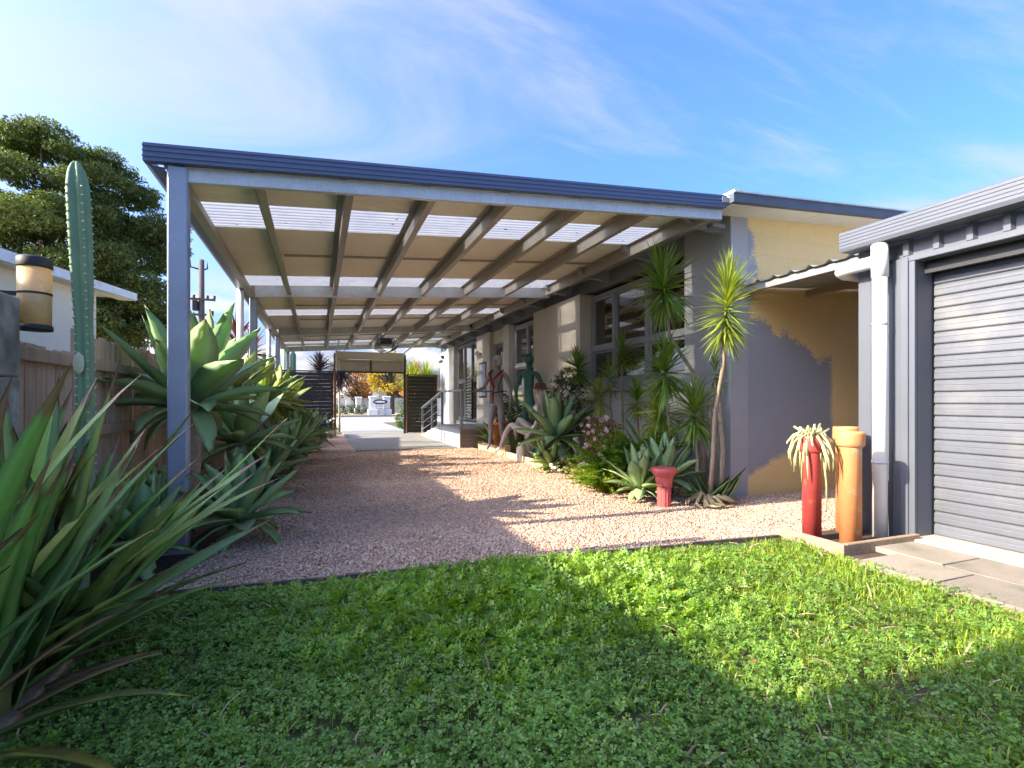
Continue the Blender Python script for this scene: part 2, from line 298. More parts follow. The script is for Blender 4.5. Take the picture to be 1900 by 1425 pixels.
def leaf_wear(m, tip=(0.20, 0.11, 0.05), base=None, spots=0.70, t0=0.93):
    n, l = m.node_tree.nodes, m.node_tree.links; hs = [x for x in n if x.type == 'HUE_SAT'][0]; src = hs.inputs['Color'].links[0].from_socket
    tc = N(n, 'ShaderNodeTexCoord'); sp_ = N(n, 'ShaderNodeSeparateXYZ'); l.new(tc.outputs['Generated'], sp_.inputs[0]); oi = N(n, 'ShaderNodeObjectInfo')
    nz = N(n, 'ShaderNodeTexNoise'); l.new(tc.outputs['Generated'], nz.inputs['Vector']); nz.inputs['Scale'].default_value = 9; nz.inputs['Detail'].default_value = 5
    a = N(n, 'ShaderNodeMath', operation='MULTIPLY_ADD'); l.new(nz.outputs[0], a.inputs[0]); a.inputs[1].default_value = 0.10; l.new(sp_.outputs['X'], a.inputs[2])
    b_ = N(n, 'ShaderNodeMath', operation='MULTIPLY_ADD'); l.new(oi.outputs['Random'], b_.inputs[0]); b_.inputs[1].default_value = 0.05; l.new(a.outputs[0], b_.inputs[2])
    mr = N(n, 'ShaderNodeMapRange', interpolation_type='SMOOTHSTEP'); l.new(b_.outputs[0], mr.inputs[0]); mr.inputs[1].default_value = t0 + 0.05; mr.inputs[2].default_value = t0 + 0.11
    m2 = N(n, 'ShaderNodeTexNoise'); l.new(N(n, 'ShaderNodeNewGeometry').outputs['Position'], m2.inputs['Vector']); m2.inputs['Scale'].default_value = 22; m2.inputs['Detail'].default_value = 6
    ms = N(n, 'ShaderNodeMapRange', interpolation_type='SMOOTHSTEP'); l.new(m2.outputs[0], ms.inputs[0]); ms.inputs[1].default_value = spots; ms.inputs[2].default_value = spots + 0.04; ms.inputs[4].default_value = 0.7
    mm = N(n, 'ShaderNodeMath', operation='MAXIMUM'); l.new(mr.outputs[0], mm.inputs[0]); l.new(ms.outputs[0], mm.inputs[1])
    cur = src
    if base:
        mb = N(n, 'ShaderNodeMapRange', interpolation_type='SMOOTHSTEP'); l.new(sp_.outputs['X'], mb.inputs[0]); mb.inputs[1].default_value = 0.30; mb.inputs[2].default_value = 0.0; mb.inputs[4].default_value = 0.7
        x0 = N(n, 'ShaderNodeMix', data_type='RGBA'); l.new(mb.outputs[0], x0.inputs[0]); l.new(cur, x0.inputs[6]); x0.inputs[7].default_value = (*base, 1); cur = x0.outputs[2]
    x1 = N(n, 'ShaderNodeMix', data_type='RGBA'); l.new(mm.outputs[0], x1.inputs[0]); l.new(cur, x1.inputs[6]); x1.inputs[7].default_value = (*tip, 1); l.new(x1.outputs[2], hs.inputs['Color'])
for m_ in (agave_m, agave_p, agave_y): leaf_wear(m_, base=(0.30, 0.36, 0.16), spots=0.72, t0=0.955)
for m_ in (flax_m, flax_b): leaf_wear(m_, tip=(0.24, 0.14, 0.07), base=(0.20, 0.20, 0.06), spots=0.68, t0=0.88)
stem_m = mat('grey_brown_stem', (0.34, 0.26, 0.19), 0.85, var=0.15, ns=8, fine=0.2, fs=50, bump=0.6, bs=90)
bark_m = mat('brown_bark', (0.10, 0.075, 0.05), 0.95, var=0.2, ns=4, bump=0.8, bs=20)
drac_m = mat('spiky_crown_leaf', (0.16, 0.27, 0.045), 0.4, var=0.12, ns=6, fine=0, island=0.35, hue=0.03, transl=0.3, tcol=(1.7, 1.6, 0.4))
drac_y = mat('spiky_crown_leaf_yellow_green', (0.25, 0.32, 0.05), 0.4, var=0.12, ns=6, fine=0, island=0.35, hue=0.03, transl=0.3, tcol=(1.5, 1.4, 0.4))
drac_p = mat('purple_strap_leaf', (0.055, 0.04, 0.05), 0.5, var=0.15, fine=0, island=0.4)
drac_r = mat('red_brown_strap_leaf', (0.16, 0.05, 0.035), 0.5, var=0.15, fine=0, island=0.4, transl=0.2, tcol=(1.5, .8, .6))
fern_m = mat('foxtail_fern_needles', (0.13, 0.27, 0.022), 0.5, var=0.15, ns=5, fine=0, island=0.35, hue=0.02, transl=0.35, tcol=(1.6, 1.5, 0.4))
fern_l = mat('lime_fern_needles', (0.27, 0.36, 0.028), 0.5, var=0.15, ns=5, fine=0, island=0.3, hue=0.02, transl=0.35, tcol=(1.5, 1.4, 0.4))
bush_m = mat('dark_shrub_leaf', (0.055, 0.10, 0.028), 0.4, var=0.15, fine=0, island=0.45, hue=0.03, transl=0.2)
bush_o = mat('orange_tinged_shrub_leaf', (0.07, 0.095, 0.022), 0.45, var=0.15, fine=0, island=0.4, transl=0.25, tcol=(1.5, 1.2, 0.4), col2obj=(0.36, 0.19, 0.03))
petal_m = mat('white_pink_petal', (0.80, 0.68, 0.68), 0.6, var=0.05, objr=0.12, transl=0.2, tcol=(1, 1, 1))
cactus_m = mat('cactus_skin', (0.16, 0.27, 0.14), 0.5, var=0.12, ns=6, fine=0.06, fs=40, bump=0.2, bs=80)
spine_m = mat('cactus_areole', (0.55, 0.52, 0.33), 0.8)
pine_m = mat('cypress_foliage', (0.105, 0.145, 0.035), 0.7, var=0.2, ns=0.6, fine=0, island=0.5, hue=0.03, transl=0.2, tcol=(1.5, 1.5, 0.5))
aut_y = mat('autumn_yellow_leaf', (0.40, 0.30, 0.035), 0.6, var=0.25, ns=0.7, fine=0, island=0.5, hue=0.05, transl=0.35, tcol=(1.3, 1.2, 0.5))
aut_o = mat('autumn_orange_leaf', (0.42, 0.22, 0.07), 0.6, var=0.25, ns=0.7, fine=0, island=0.5, hue=0.05, transl=0.35, tcol=(1.3, 1.1, 0.6))
hedge_m = mat('hedge_leaf', (0.06, 0.11, 0.025), 0.6, var=0.25, ns=0.7, fine=0, island=0.45, hue=0.03, transl=0.25)
lawn_m = mat('lawn_weeds', (0.21, 0.34, 0.035), 0.5, var=0.32, ns=2.2, fine=0, island=0.38, hue=0.025, transl=0.32, tcol=(1.5, 1.6, 0.35))
clover_m = mat('clover_leaf', (0.165, 0.29, 0.05), 0.5, var=0.32, ns=2.2, fine=0, island=0.38, hue=0.02, transl=0.3, tcol=(1.5, 1.6, 0.4))
grass_m = mat('grass_blade', (0.28, 0.39, 0.035), 0.5, var=0.20, ns=1.6, fine=0, island=0.4, hue=0.03, transl=0.32, tcol=(1.5, 1.5, 0.35))
dead_leaf = mat('fallen_dry_leaf', (0.30, 0.13, 0.055), 0.8, var=0.2, objr=0.35, hue=0.03)
dead_leaf_s = mat('dark_roof_litter', (0.03, 0.02, 0.012), 0.9)

def gravel_material():
    m = mat('gravel_sheet', (0.46, 0.31, 0.235), 0.9, var=0.10, ns=1.2, fine=0.06, fs=25)
    n, l = m.node_tree.nodes, m.node_tree.links; b = [x for x in n if x.type == 'BSDF_PRINCIPLED'][0]
    hs = [x for x in n if x.type == 'HUE_SAT'][0]
    geo = N(n, 'ShaderNodeNewGeometry')
    vo = N(n, 'ShaderNodeTexVoronoi'); vo.inputs['Scale'].default_value = 62; l.new(geo.outputs['Position'], vo.inputs['Vector'])
    wn_ = N(n, 'ShaderNodeSeparateColor'); l.new(vo.outputs['Color'], wn_.inputs[0])
    cr = N(n, 'ShaderNodeValToRGB'); l.new(wn_.outputs[0], cr.inputs[0])
    e = cr.color_ramp.elements; e[0].position = 0; e[0].color = (0.34, 0.215, 0.155, 1); e[1].position = 1; e[1].color = (0.64, 0.52, 0.41, 1)
    for p, c in ((0.3, (0.48, 0.31, 0.22, 1)), (0.6, (0.56, 0.39, 0.285, 1))):
        k = e.new(p); k.color = c
    l.new(cr.outputs[0], hs.inputs['Color'])
    bp = N(n, 'ShaderNodeBump'); bp.inputs['Strength'].default_value = 0.9; bp.inputs['Distance'].default_value = 0.012; bp.invert = True
    l.new(vo.outputs['Distance'], bp.inputs['Height']); l.new(bp.outputs[0], b.inputs['Normal']); return m
gravel_m = gravel_material()
def pebble_material():
    m = mat('gravel_chip', (0.5, 0.35, 0.26), 0.85, var=0.17, ns=0.9, fine=0.05, fs=25)
    n, l = m.node_tree.nodes, m.node_tree.links; hs = [x for x in n if x.type == 'HUE_SAT'][0]
    geo = N(n, 'ShaderNodeNewGeometry'); cr = N(n, 'ShaderNodeValToRGB'); l.new(geo.outputs['Random Per Island'], cr.inputs[0])
    e = cr.color_ramp.elements; e[0].position = 0; e[0].color = (0.33, 0.205, 0.15, 1); e[1].position = 1; e[1].color = (0.66, 0.56, 0.46, 1)
    for p, c in ((0.15, (0.44, 0.265, 0.185, 1)), (0.5, (0.54, 0.36, 0.26, 1)), (0.8, (0.58, 0.43, 0.32, 1))):
        k = e.new(p); k.color = c
    l.new(cr.outputs[0], hs.inputs['Color']); return m
pebble_m = pebble_material()

def end_wall_material():
    """yellow block paint, partly rolled over with grey by hand; ragged brush edges"""
    m = mat('part_repainted_block_wall', (0.84, 0.61, 0.28), 0.85, var=0.05, ns=1.5, fine=0.03, fs=30, bump=0.25, bs=60)
    n, l = m.node_tree.nodes, m.node_tree.links; hs = [x for x in n if x.type == 'HUE_SAT'][0]
    geo = N(n, 'ShaderNodeNewGeometry')
    nz = N(n, 'ShaderNodeTexNoise'); l.new(geo.outputs['Position'], nz.inputs['Vector']); nz.inputs['Scale'].default_value = 5; nz.inputs['Detail'].default_value = 6
    mpf = N(n, 'ShaderNodeMapping'); mpf.inputs['Scale'].default_value = (26, 26, 90); l.new(geo.outputs['Position'], mpf.inputs[0])
    nf = N(n, 'ShaderNodeTexNoise'); l.new(mpf.outputs[0], nf.inputs['Vector']); nf.inputs['Scale'].default_value = 1
    sp = N(n, 'ShaderNodeSeparateXYZ'); l.new(geo.outputs['Position'], sp.inputs[0])
    def M(op, a, b_):
        x = N(n, 'ShaderNodeMath', operation=op)
        for i, s in enumerate((a, b_)):
            if isinstance(s, (int, float)): x.inputs[i].default_value = s
            else: l.new(s, x.inputs[i])
        return x.outputs[0]
    wob = M('ADD', M('MULTIPLY', M('SUBTRACT', nz.outputs[0], 0.5), 0.32), M('MULTIPLY', M('SUBTRACT', nf.outputs[0], 0.5), 0.20))
    x = M('ADD', sp.outputs['X'], wob); z = M('ADD', sp.outputs['Z'], wob)
    def mr(v, a, b_, c, d):
        k = N(n, 'ShaderNodeMapRange'); l.new(v, k.inputs[0]); k.inputs[1].default_value = a; k.inputs[2].default_value = b_; k.inputs[3].default_value = c; k.inputs[4].default_value = d; return k.outputs[0]
    sharp = lambda v: mr(v, -0.035, 0.03, 0, 1)
    a1 = M('MULTIPLY', sharp(M('SUBTRACT', 4.27, x)), sharp(M('SUBTRACT', z, mr(x, 4.0, 4.4, 0.16, 0.3))))
    zlim = mr(x, 4.2, 5.4, 1.92, 1.42); zlo = mr(x, 4.0, 4.75, 0.14, 0.46)
    a2 = M('MULTIPLY', M('MULTIPLY', sharp(M('SUBTRACT', zlim, z)), sharp(M('SUBTRACT', z, zlo))), sharp(M('SUBTRACT', M('ADD', 5.42, M('MULTIPLY', wob, 0.75)), x)))
    a3 = M('MULTIPLY', M('MULTIPLY', sharp(M('SUBTRACT', 2.84, z)), a1), 1.0)
    mask = M('MAXIMUM', a3, a2)
    mx = N(n, 'ShaderNodeMix', data_type='RGBA'); l.new(mask, mx.inputs[0])
    src = hs.inputs['Color'].links[0].from_socket; l.new(src, mx.inputs[6]); mx.inputs[7].default_value = (0.33, 0.34, 0.375, 1); l.new(mx.outputs[2], hs.inputs['Color'])
    return m
end_m = end_wall_material()

def glass_material(name, tint, refl=0.12):
    m = bpy.data.materials.new(name); m.use_nodes = True; n, l = m.node_tree.nodes, m.node_tree.links; n.clear()
    out = N(n, 'ShaderNodeOutputMaterial'); t = N(n, 'ShaderNodeBsdfTransparent'); t.inputs[0].default_value = (*tint, 1)
    g = N(n, 'ShaderNodeBsdfGlossy'); g.inputs['Roughness'].default_value = 0.01; g.inputs[0].default_value = (0.95, 0.97, 1, 1)
    fr = N(n, 'ShaderNodeFresnel'); fr.inputs[0].default_value = 1.5
    a = N(n, 'ShaderNodeMath', operation='MULTIPLY_ADD'); l.new(fr.outputs[0], a.inputs[0]); a.inputs[1].default_value = 1.6; a.inputs[2].default_value = refl; a.use_clamp = True
    ms = N(n, 'ShaderNodeMixShader'); l.new(a.outputs[0], ms.inputs[0]); l.new(t.outputs[0], ms.inputs[1]); l.new(g.outputs[0], ms.inputs[2]); l.new(ms.outputs[0], out.inputs[0]); return m
glass_m = glass_material('window_glass', (0.55, 0.57, 0.58), 0.10)
def poly_material():
    m = bpy.data.materials.new('translucent_roof_sheet'); m.use_nodes = True; n, l = m.node_tree.nodes, m.node_tree.links; n.clear()
    out = N(n, 'ShaderNodeOutputMaterial'); t = N(n, 'ShaderNodeBsdfTransparent'); t.inputs[0].default_value = (0.52, 0.53, 0.55, 1)
    tr = N(n, 'ShaderNodeBsdfTranslucent'); tr.inputs[0].default_value = (0.80, 0.83, 0.88, 1)
    df = N(n, 'ShaderNodeBsdfPrincipled'); df.inputs['Base Color'].default_value = (0.75, 0.77, 0.80, 1); df.inputs['Roughness'].default_value = 0.25
    geo = N(n, 'ShaderNodeNewGeometry'); nz = N(n, 'ShaderNodeTexNoise'); l.new(geo.outputs['Position'], nz.inputs['Vector']); nz.inputs['Scale'].default_value = 5; nz.inputs['Detail'].default_value = 8
    mr = N(n, 'ShaderNodeMapRange'); l.new(nz.outputs[0], mr.inputs[0]); mr.inputs[1].default_value = 0.3; mr.inputs[2].default_value = 0.75; mr.inputs[3].default_value = 0.62; mr.inputs[4].default_value = 0.85
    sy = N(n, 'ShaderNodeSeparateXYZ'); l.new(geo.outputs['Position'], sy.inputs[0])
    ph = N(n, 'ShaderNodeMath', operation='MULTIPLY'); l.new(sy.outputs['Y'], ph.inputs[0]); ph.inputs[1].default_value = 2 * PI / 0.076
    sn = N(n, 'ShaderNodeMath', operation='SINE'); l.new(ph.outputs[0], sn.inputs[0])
    valley_shade = N(n, 'ShaderNodeMapRange', interpolation_type='SMOOTHSTEP'); l.new(sn.outputs[0], valley_shade.inputs[0]); valley_shade.inputs[1].default_value = -1.0; valley_shade.inputs[2].default_value = 0.1; valley_shade.inputs[3].default_value = 1.0; valley_shade.inputs[4].default_value = 0.0  # shading of the corrugations painted into the sheet colour as darker valley bands
    cm = N(n, 'ShaderNodeMix', data_type='RGBA'); l.new(valley_shade.outputs[0], cm.inputs[0]); cm.inputs[6].default_value = (0.40, 0.40, 0.41, 1); cm.inputs[7].default_value = (0.15, 0.15, 0.155, 1); l.new(cm.outputs[2], tr.inputs[0])
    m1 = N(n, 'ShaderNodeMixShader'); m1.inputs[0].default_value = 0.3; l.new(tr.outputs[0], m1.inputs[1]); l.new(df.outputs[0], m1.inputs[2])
    m2 = N(n, 'ShaderNodeMixShader'); l.new(mr.outputs[0], m2.inputs[0]); l.new(t.outputs[0], m2.inputs[1]); l.new(m1.outputs[0], m2.inputs[2]); l.new(m2.outputs[0], out.inputs[0]); return m
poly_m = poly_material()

# ------------------------------------------------------------------ ground, gravel, drive, road
def sheet(name, pts, z, m, kind='structure'):
    o = MB().add([(x, y, z) for x, y in pts], [tuple(range(len(pts)))]).build(name, m); tag(o, kind=kind); return o
sheet('ground', [(-400, -300), (400, -300), (400, 600), (-400, 600)], 0.0, ground_m)
EDGE = lambda x: 3.06 - 0.066 * (x + 0.9)          # lawn and gravel meet along this line
sheet('gravel_drive', [(-0.84, EDGE(-.84)), (3.16, EDGE(3.16)), (3.16, 2.82), (5.9, 2.85), (5.9, 4.16), (3.95, 4.16), (3.05, 10.6), (3.0, 16.2), (-0.3, 16.2), (-0.5, 10), (-0.62, 5.0), (-0.84, 3.6)], 0.004, gravel_m)
sheet('garden_bed_soil', [(-1.5, 1.0), (-0.86, 1.0), (-0.86, 3.0), (-0.86, 3.6), (-0.62, 4.2), (-0.40, 6), (-0.2, 10), (0.3, 15.6), (-1.5, 15.6)], 0.008, soil_m)
sheet('house_bed_soil', [(3.1, 4.02), (3.97, 4.02), (3.97, 10.4), (3.18, 10.4), (3.16, 6.8), (2.98, 5.2)], 0.009, mulch_m)
drive = tag(MB().box(0.68, 2.74, 10.55, 24.5, -0.05, 0.03).build('driveway', concrete_m), kind='structure')
apron = tag(MB().box(-6, 9.5, 24.503, 27.5, -0.05, 0.028).build('footpath', mat('footpath_concrete', (0.40, 0.36, 0.30), 0.85, var=0.06)), kind='structure')
sheet('road', [(-60, 27.7), (90, 27.7), (90, 34.2), (-60, 34.2)], 0.012, mat('pale_worn_asphalt', (0.27, 0.25, 0.22), 0.9, var=0.06))
tag(MB().bbox(-60, 90, 34.2, 34.4, -0.05, 0.12, 0.02).build('kerb', concrete_m), kind='structure')
sheet('verge', [(-60, 34.4), (90, 34.4), (90, 60), (-60, 60)], 0.02, mat('dry_verge', (0.38, 0.30, 0.16), 0.95, var=0.25, ns=0.8))

def inside(poly, x, y):
    r = np.zeros(len(x), bool); n = len(poly)
    for i in range(n):
        x0, y0 = poly[i]; x1, y1 = poly[(i+1) % n]
        c = ((y0 > y) != (y1 > y)) & (x < (x1-x0) * (y-y0) / (y1-y0+1e-12) + x0); r ^= c
    return r
def pebbles():
    octa = np.array([(1,0,0),(-1,0,0),(0,1,0),(0,-1,0),(0,0,1),(0,0,-1)], float)
    tri = [(0,2,4),(2,1,4),(1,3,4),(3,0,4),(2,0,5),(1,2,5),(3,1,5),(0,3,5)]
    main = [(-0.83, EDGE(-.83)+.03), (3.14, EDGE(3.14)+.03), (3.16, 2.85), (5.9, 2.87), (5.9, 4.12), (3.95, 4.12), (3.05, 10.5), (0.66, 10.5), (-0.2, 10.5), (-0.50, 6), (-0.66, 4.2), (-0.83, 3.6)]
    parts = []
    for (ya, yb, dens, sz) in ((2.7, 4.4, 8200, 0.0083), (4.4, 6.6, 5200, 0.0094), (6.6, 10.5, 1900, 0.0118)):
        k = int(dens * 6.75 * (yb - ya)); x = RNG.uniform(-0.85, 5.9, k); y = RNG.uniform(ya, yb, k); ok = inside(main, x, y); x, y = x[ok], y[ok]; k = len(x)
        # neat camera-independent thinning: none. sizes and lift vary
        s = sz * RNG.uniform(0.55, 1.45, k); scl = np.stack([s * RNG.uniform(.8, 1.5, k), s * RNG.uniform(.7, 1.1, k), s * RNG.uniform(.45, .8, k)], 1)
        hump = 0.012 * np.sin(x * 1.7 + y) * np.sin(y * 1.3) + 0.008
        pos = np.stack([x, y, 0.004 + np.maximum(hump, 0) * 0.4 + s * RNG.uniform(0.1, 0.6, k)], 1)
        v, q, t = scatter(octa, [], tri, pos, rotm(RNG.uniform(0, 6.28, k), RNG.normal(0, .35, k), RNG.normal(0, .35, k)), scl)
        v += RNG.normal(0, sz * 0.16, v.shape); parts.append((v, q, t))
    v, q, t = merge(parts)
    tag(link('gravel_chips', np_mesh('gravel_chips', v, q, t), pebble_m), 'pink and tan crushed gravel chips covering the drive', 'gravel', kind='stuff')
pebbles()
def drive_litter():
    k = 900; x = RNG.uniform(-.7, 3.2, k); y = 3.1 + 8 * RNG.uniform(0, 1, k) ** 1.3; keep = RNG.uniform(0, 1, k) < np.where((x > 2.5) | (x < 0), .9, .25); x, y = x[keep], y[keep]; k = len(x)
    v, q, t = scatter([(0, 0, 0), (.4, -.22, .08), (1, 0, .03), (.4, .22, .10)], [(0, 1, 2, 3)], [], np.stack([x, y, np.full(k, .022)], 1), rotm(RNG.uniform(0, 6.28, k), RNG.normal(0, .3, k), RNG.normal(0, .4, k)), RNG.uniform(.008, .030, k))
    tag(link('drive_leaf_litter', np_mesh('drive_leaf_litter', v, q, t), mat('brown_leaf_crumbs', (0.16, 0.085, 0.04), 0.9, fine=0, island=0.5)), 'brown leaf crumbs scattered over the gravel', 'leaf litter', kind='stuff')
drive_litter()

# ------------------------------------------------------------------ lawn of weeds, clover and grass
def lawn():
    poly = [(-0.84, 0.2), (4.0, 0.2), (3.1, 1.3), (3.06, 2.30), (3.16, 2.76), (3.16, EDGE(3.16)-.04), (-0.84, EDGE(-.84)-.04)]
    def pts(k, w):
        x = RNG.uniform(-0.84, 3.6, k); y = RNG.uniform(0.2, 3.06, k); ok = inside(poly, x, y) & (RNG.uniform(0, 1, k) < w(x, y)); return x[ok], y[ok]
    bare = lambda x, y: 1 - 0.95 * np.exp(-(((x - 0.42) / 0.16) ** 2 + ((y - 1.50) / 0.07) ** 2)) - 0.85 * np.exp(-(((x + 0.02) / 0.10) ** 2 + ((y - 1.62) / 0.06) ** 2)) - sum(.8 * np.exp(-(((x - a) / r) ** 2 + ((y - b) / (r * .6)) ** 2)) for a, b, r in ((-.45, 2.3, .10), (.9, 1.35, .09), (1.35, 1.75, .06), (1.9, 1.15, .10), (2.2, 2.25, .09), (-.6, 1.7, .12), (.15, 2.55, .07), (2.55, 1.75, .09))) - 0.9 * np.exp(-(((x - 2.75) / 0.5) ** 2 + ((y - 2.74) / 0.09) ** 2))
    clump = lambda x, y: 0.5 + 0.5 * np.sin(x * 9.1 + 2 * np.sin(y * 7.3)) * np.sin(y * 8.7 + 1.5 * np.sin(x * 6.1))
    weedy = lambda x, y: np.exp(-(((x - 0.95) / 0.85) ** 2 + ((y - 2.35) / 0.60) ** 2))
    edge = lambda y, x: np.clip((EDGE(x) - y) / 0.14, 0.10, 1)
    # clover: three heart leaflets on a stalk
    lf = []; q = []
    for a in (0, 2.09, 4.19):
        c, s = math.cos(a), math.sin(a); b = len(lf)
        for (u, w, h) in ((0, 0, 0), (0.65, -0.52, 0.10), (1.05, 0, 0.02), (0.65, 0.52, 0.10)): lf.append((u*c - w*s, u*s + w*c, h))
        q.append((b, b+1, b+2, b+3))
    x, y = pts(190000, lambda x, y: np.clip(bare(x, y), 0, 1) * (0.35 + 0.65 * clump(x, y)) * np.clip(1.3 - 0.42 * x, 0.15, 1))
    k = len(x); h = (0.012 + 0.035 * RNG.uniform(0, 1, k) ** 0.8 + 0.02 * clump(x, y)) * edge(y, x)
    cv = scatter(lf, q, [], np.stack([x, y, h], 1), rotm(RNG.uniform(0, 6.28, k), RNG.normal(0.1, .38, k), RNG.normal(0, .38, k)), 0.0098 * RNG.uniform(0.45, 1.5, k))
    tag(link('clover', np_mesh('clover', *cv), clover_m), 'low green clover mat on the lawn', 'clover', kind='stuff')
    # feathery weed leaves
    tv = []; tq = []
    n = 5
    for i in range(n):
        t = i / (n - 1); px = 0.16 + 0.80 * t; pz = 0.55 * px - 0.55 * px * px; w = 0.34 * math.sin(PI * (0.18 + 0.72 * t)) + 0.04
        for s in (-1, 1):
            b = len(tv); tv += [(px - 0.03, 0, pz), (px - 0.03, s * w * .65, pz + .06), (px + 0.15, s * w, pz + 0.02), (px + 0.16, s * w * .40, pz + .02)]; tq.append((b, b+1, b+2, b+3))
    b = len(tv); tv += [(0, -.012, 0), (0, .012, 0), (0.5, .012, .1375), (0.5, -.012, .1375), (1.0, 0.0, 0.0), (1.1, 0.0, 0.0)]; tq += [(b, b+1, b+2, b+3), (b+3, b+2, b+4, b+5)]
    x, y = pts(58000, lambda x, y: np.clip(bare(x, y), 0, 1) * np.clip(0.85 * weedy(x, y) + 0.07, 0, 1) * np.clip((EDGE(x) - y) / .10, 0, 1))
    k = len(x); L = (0.035 + 0.060 * RNG.uniform(0, 1, k)) * (0.65 + 0.6 * weedy(x, y)); wv = scatter(tv, tq, [], np.stack([x, y, 0.005 + 0.05 * weedy(x, y) * RNG.uniform(0, 1, k)], 1), rotm(RNG.uniform(0, 6.28, k), RNG.normal(0.75, .35, k), RNG.normal(0, .3, k)), L)
    tag(link('feathery_weeds', np_mesh('feathery_weeds', *wv), lawn_m), 'feathery green weeds tufted along the gravel edge of the lawn', 'weeds', kind='stuff')
    # grass blades
    gv = [(0, -.045, 0), (0, .045, 0), (.38, .04, .13), (.38, -.04, .13), (.75, .028, .14), (.75, -.028, .14), (1.05, 0, .02)]
    gq = [(0, 1, 2, 3), (3, 2, 4, 5)]; gt = [(5, 4, 6)]
    tuft = lambda x, y: 0.5 + 0.5 * np.sin(x * 5.3 + 1.7 * np.sin(y * 4.1) + 2) * np.sin(y * 6.2 + 1.9 * np.sin(x * 3.7))
    x, y = pts(170000, lambda x, y: np.clip(bare(x, y), 0.04, 1) * np.clip(0.04 + 0.26 * tuft(x, y) ** 2 + 0.26 * (x - 0.9), 0.12, 0.8) * (1 - 0.45 * weedy(x, y)))
    k = len(x); L = (0.026 + 0.040 * RNG.uniform(0, 1, k) ** 1.6) * (0.75 + 0.5 * tuft(x, y))
    g = scatter(gv, gq, gt, np.stack([x, y, np.zeros(k)], 1), rotm(RNG.uniform(0, 6.28, k), RNG.normal(0.85, .38, k), RNG.normal(0, .3, k)), L)
    x, y = pts(3000, lambda x, y: 0.25 + 0.5 * tuft(x, y) + 0 * x)
    k = len(x); g2_ = scatter(gv, gq, gt, np.stack([x, y, RNG.uniform(.01, .045, k)], 1), rotm(RNG.uniform(0, 6.28, k), RNG.normal(0.1, .3, k), RNG.normal(0, .5, k)), RNG.uniform(.03, .09, k))
    tag(link('dry_straw', np_mesh('dry_straw', *g2_), mat('dry_straw', (0.34, 0.25, 0.13), 0.8, fine=0, island=0.5)), 'dry straw lying through the lawn', 'straw', kind='stuff')
    tag(link('grass', np_mesh('grass', *g), grass_m), 'short green grass blades across the lawn', 'grass', kind='stuff')
lawn()

# ------------------------------------------------------------------ leaves
def leaf_mesh(name, L, W, bend, fold=0.25, nseg=7, shape='agave', thick=0.012, twist=0.0, side=0.0, seed=0):
    """leaf along +X, arching in XZ by bend (radians over its length), V-folded; closed skin"""
    rr = random.Random(seed); pts = []; ang = 0; x = z = yv = 0.0; V = []; F = []
    for i in range(nseg + 1):
        t = i / nseg
        if shape == 'agave': w = 0.42 + 0.58 * math.sin(min(t / 0.55, 1) * PI / 2) if t < 0.55 else max(1 - ((t - 0.55) / 0.45) ** 1.7, 0.0)
        else: w = (0.62 + 0.38 * min(t / 0.35, 1)) * (1 - max((t - 0.42) / 0.58, 0) ** 1.5)
        w = max(w, 0.004) * W * 0.5; th = thick * (1 - 0.85 * t)
        a = bend * t; tx, tz = math.cos(a), math.sin(a); nx, nz = -tz, tx
        wob = rr.uniform(-.04, .04) * W
        ct, st = math.cos(twist * t), math.sin(twist * t)
        for (sy, up) in ((-1, fold * w), (0, -th * 0.4), (1, fold * w), (0, -th * 1.4 - 0.001)):
            yy = sy * w; uu = up + (wob if sy else 0)
            yy, uu = yy * ct - uu * st, yy * st + uu * ct
            V.append((x + nx * uu, yy + yv, z + nz * uu))
        d = L / nseg; x += tx * d; z += tz * d; yv += side * d * t
    for i in range(nseg):
        for k in range(4): F.append((i*4+k, i*4+(k+1) % 4, (i+1)*4+(k+1) % 4, (i+1)*4+k))
    m = MB(); m.add(V, F); return m.mesh(name, True)

AG = {}
def agave_variants(key, m):
    if key in AG: return AG[key]
    out = []
    for b in (0.35, 0.05, -0.45, -0.95):
        row = []
        for s in range(3):
            me = leaf_mesh('agave_leaf', 1.0, 0.27 + 0.03 * s, b + 0.12 * (s - 1), 0.42 - 0.06 * s, 8, 'agave', 0.035, seed=s * 7 + int(b * 10), side=0.08 * (s - 1)); me.materials.append(m); row.append(me)
        out.append(row)
    AG[key] = out; return out
def agave(label, loc, zc, size, n, m, seed, stem=None, lo=-25, hi=80, name='agave_plant', face=None, group=None, cat='agave'):
    """rosette with its heart at height zc above loc; each leaf its own part"""
    rr = random.Random(seed); t = thing(name, label, cat, loc, 0, group); vs = agave_variants(m.name, m)
    if stem:
        MB().tube([(rr.uniform(-.05, .05), rr.uniform(-.05, .05), 0), (rr.uniform(-.03, .03), 0, zc * .5), (0, 0, zc)], [stem, stem * .95, stem * 1.05], 10).build('trunk', stem_m, t, True)
    for i in range(n):
        q = i / max(n - 1, 1); pitch = hi + (lo - hi) * q ** 0.9 + rr.uniform(-7, 7); yaw = i * 137.5 + rr.uniform(-12, 12)
        row = 0 if q < 0.2 else 1 if q < 0.5 else 2 if q < 0.82 else 3
        L = size * (0.62 + 0.42 * math.sin(PI * min(0.25 + q * 0.75, 1)) + rr.uniform(-.06, .06))
        a = R(yaw)
        link('leaf', rr.choice(vs[row]), m, t, (0.03 * math.cos(a) * size, 0.03 * math.sin(a) * size, zc - 0.10 * q * size), (R(rr.uniform(-10, 10)), -R(pitch), a), (L, L * rr.uniform(.85, 1.1), L))
    return t

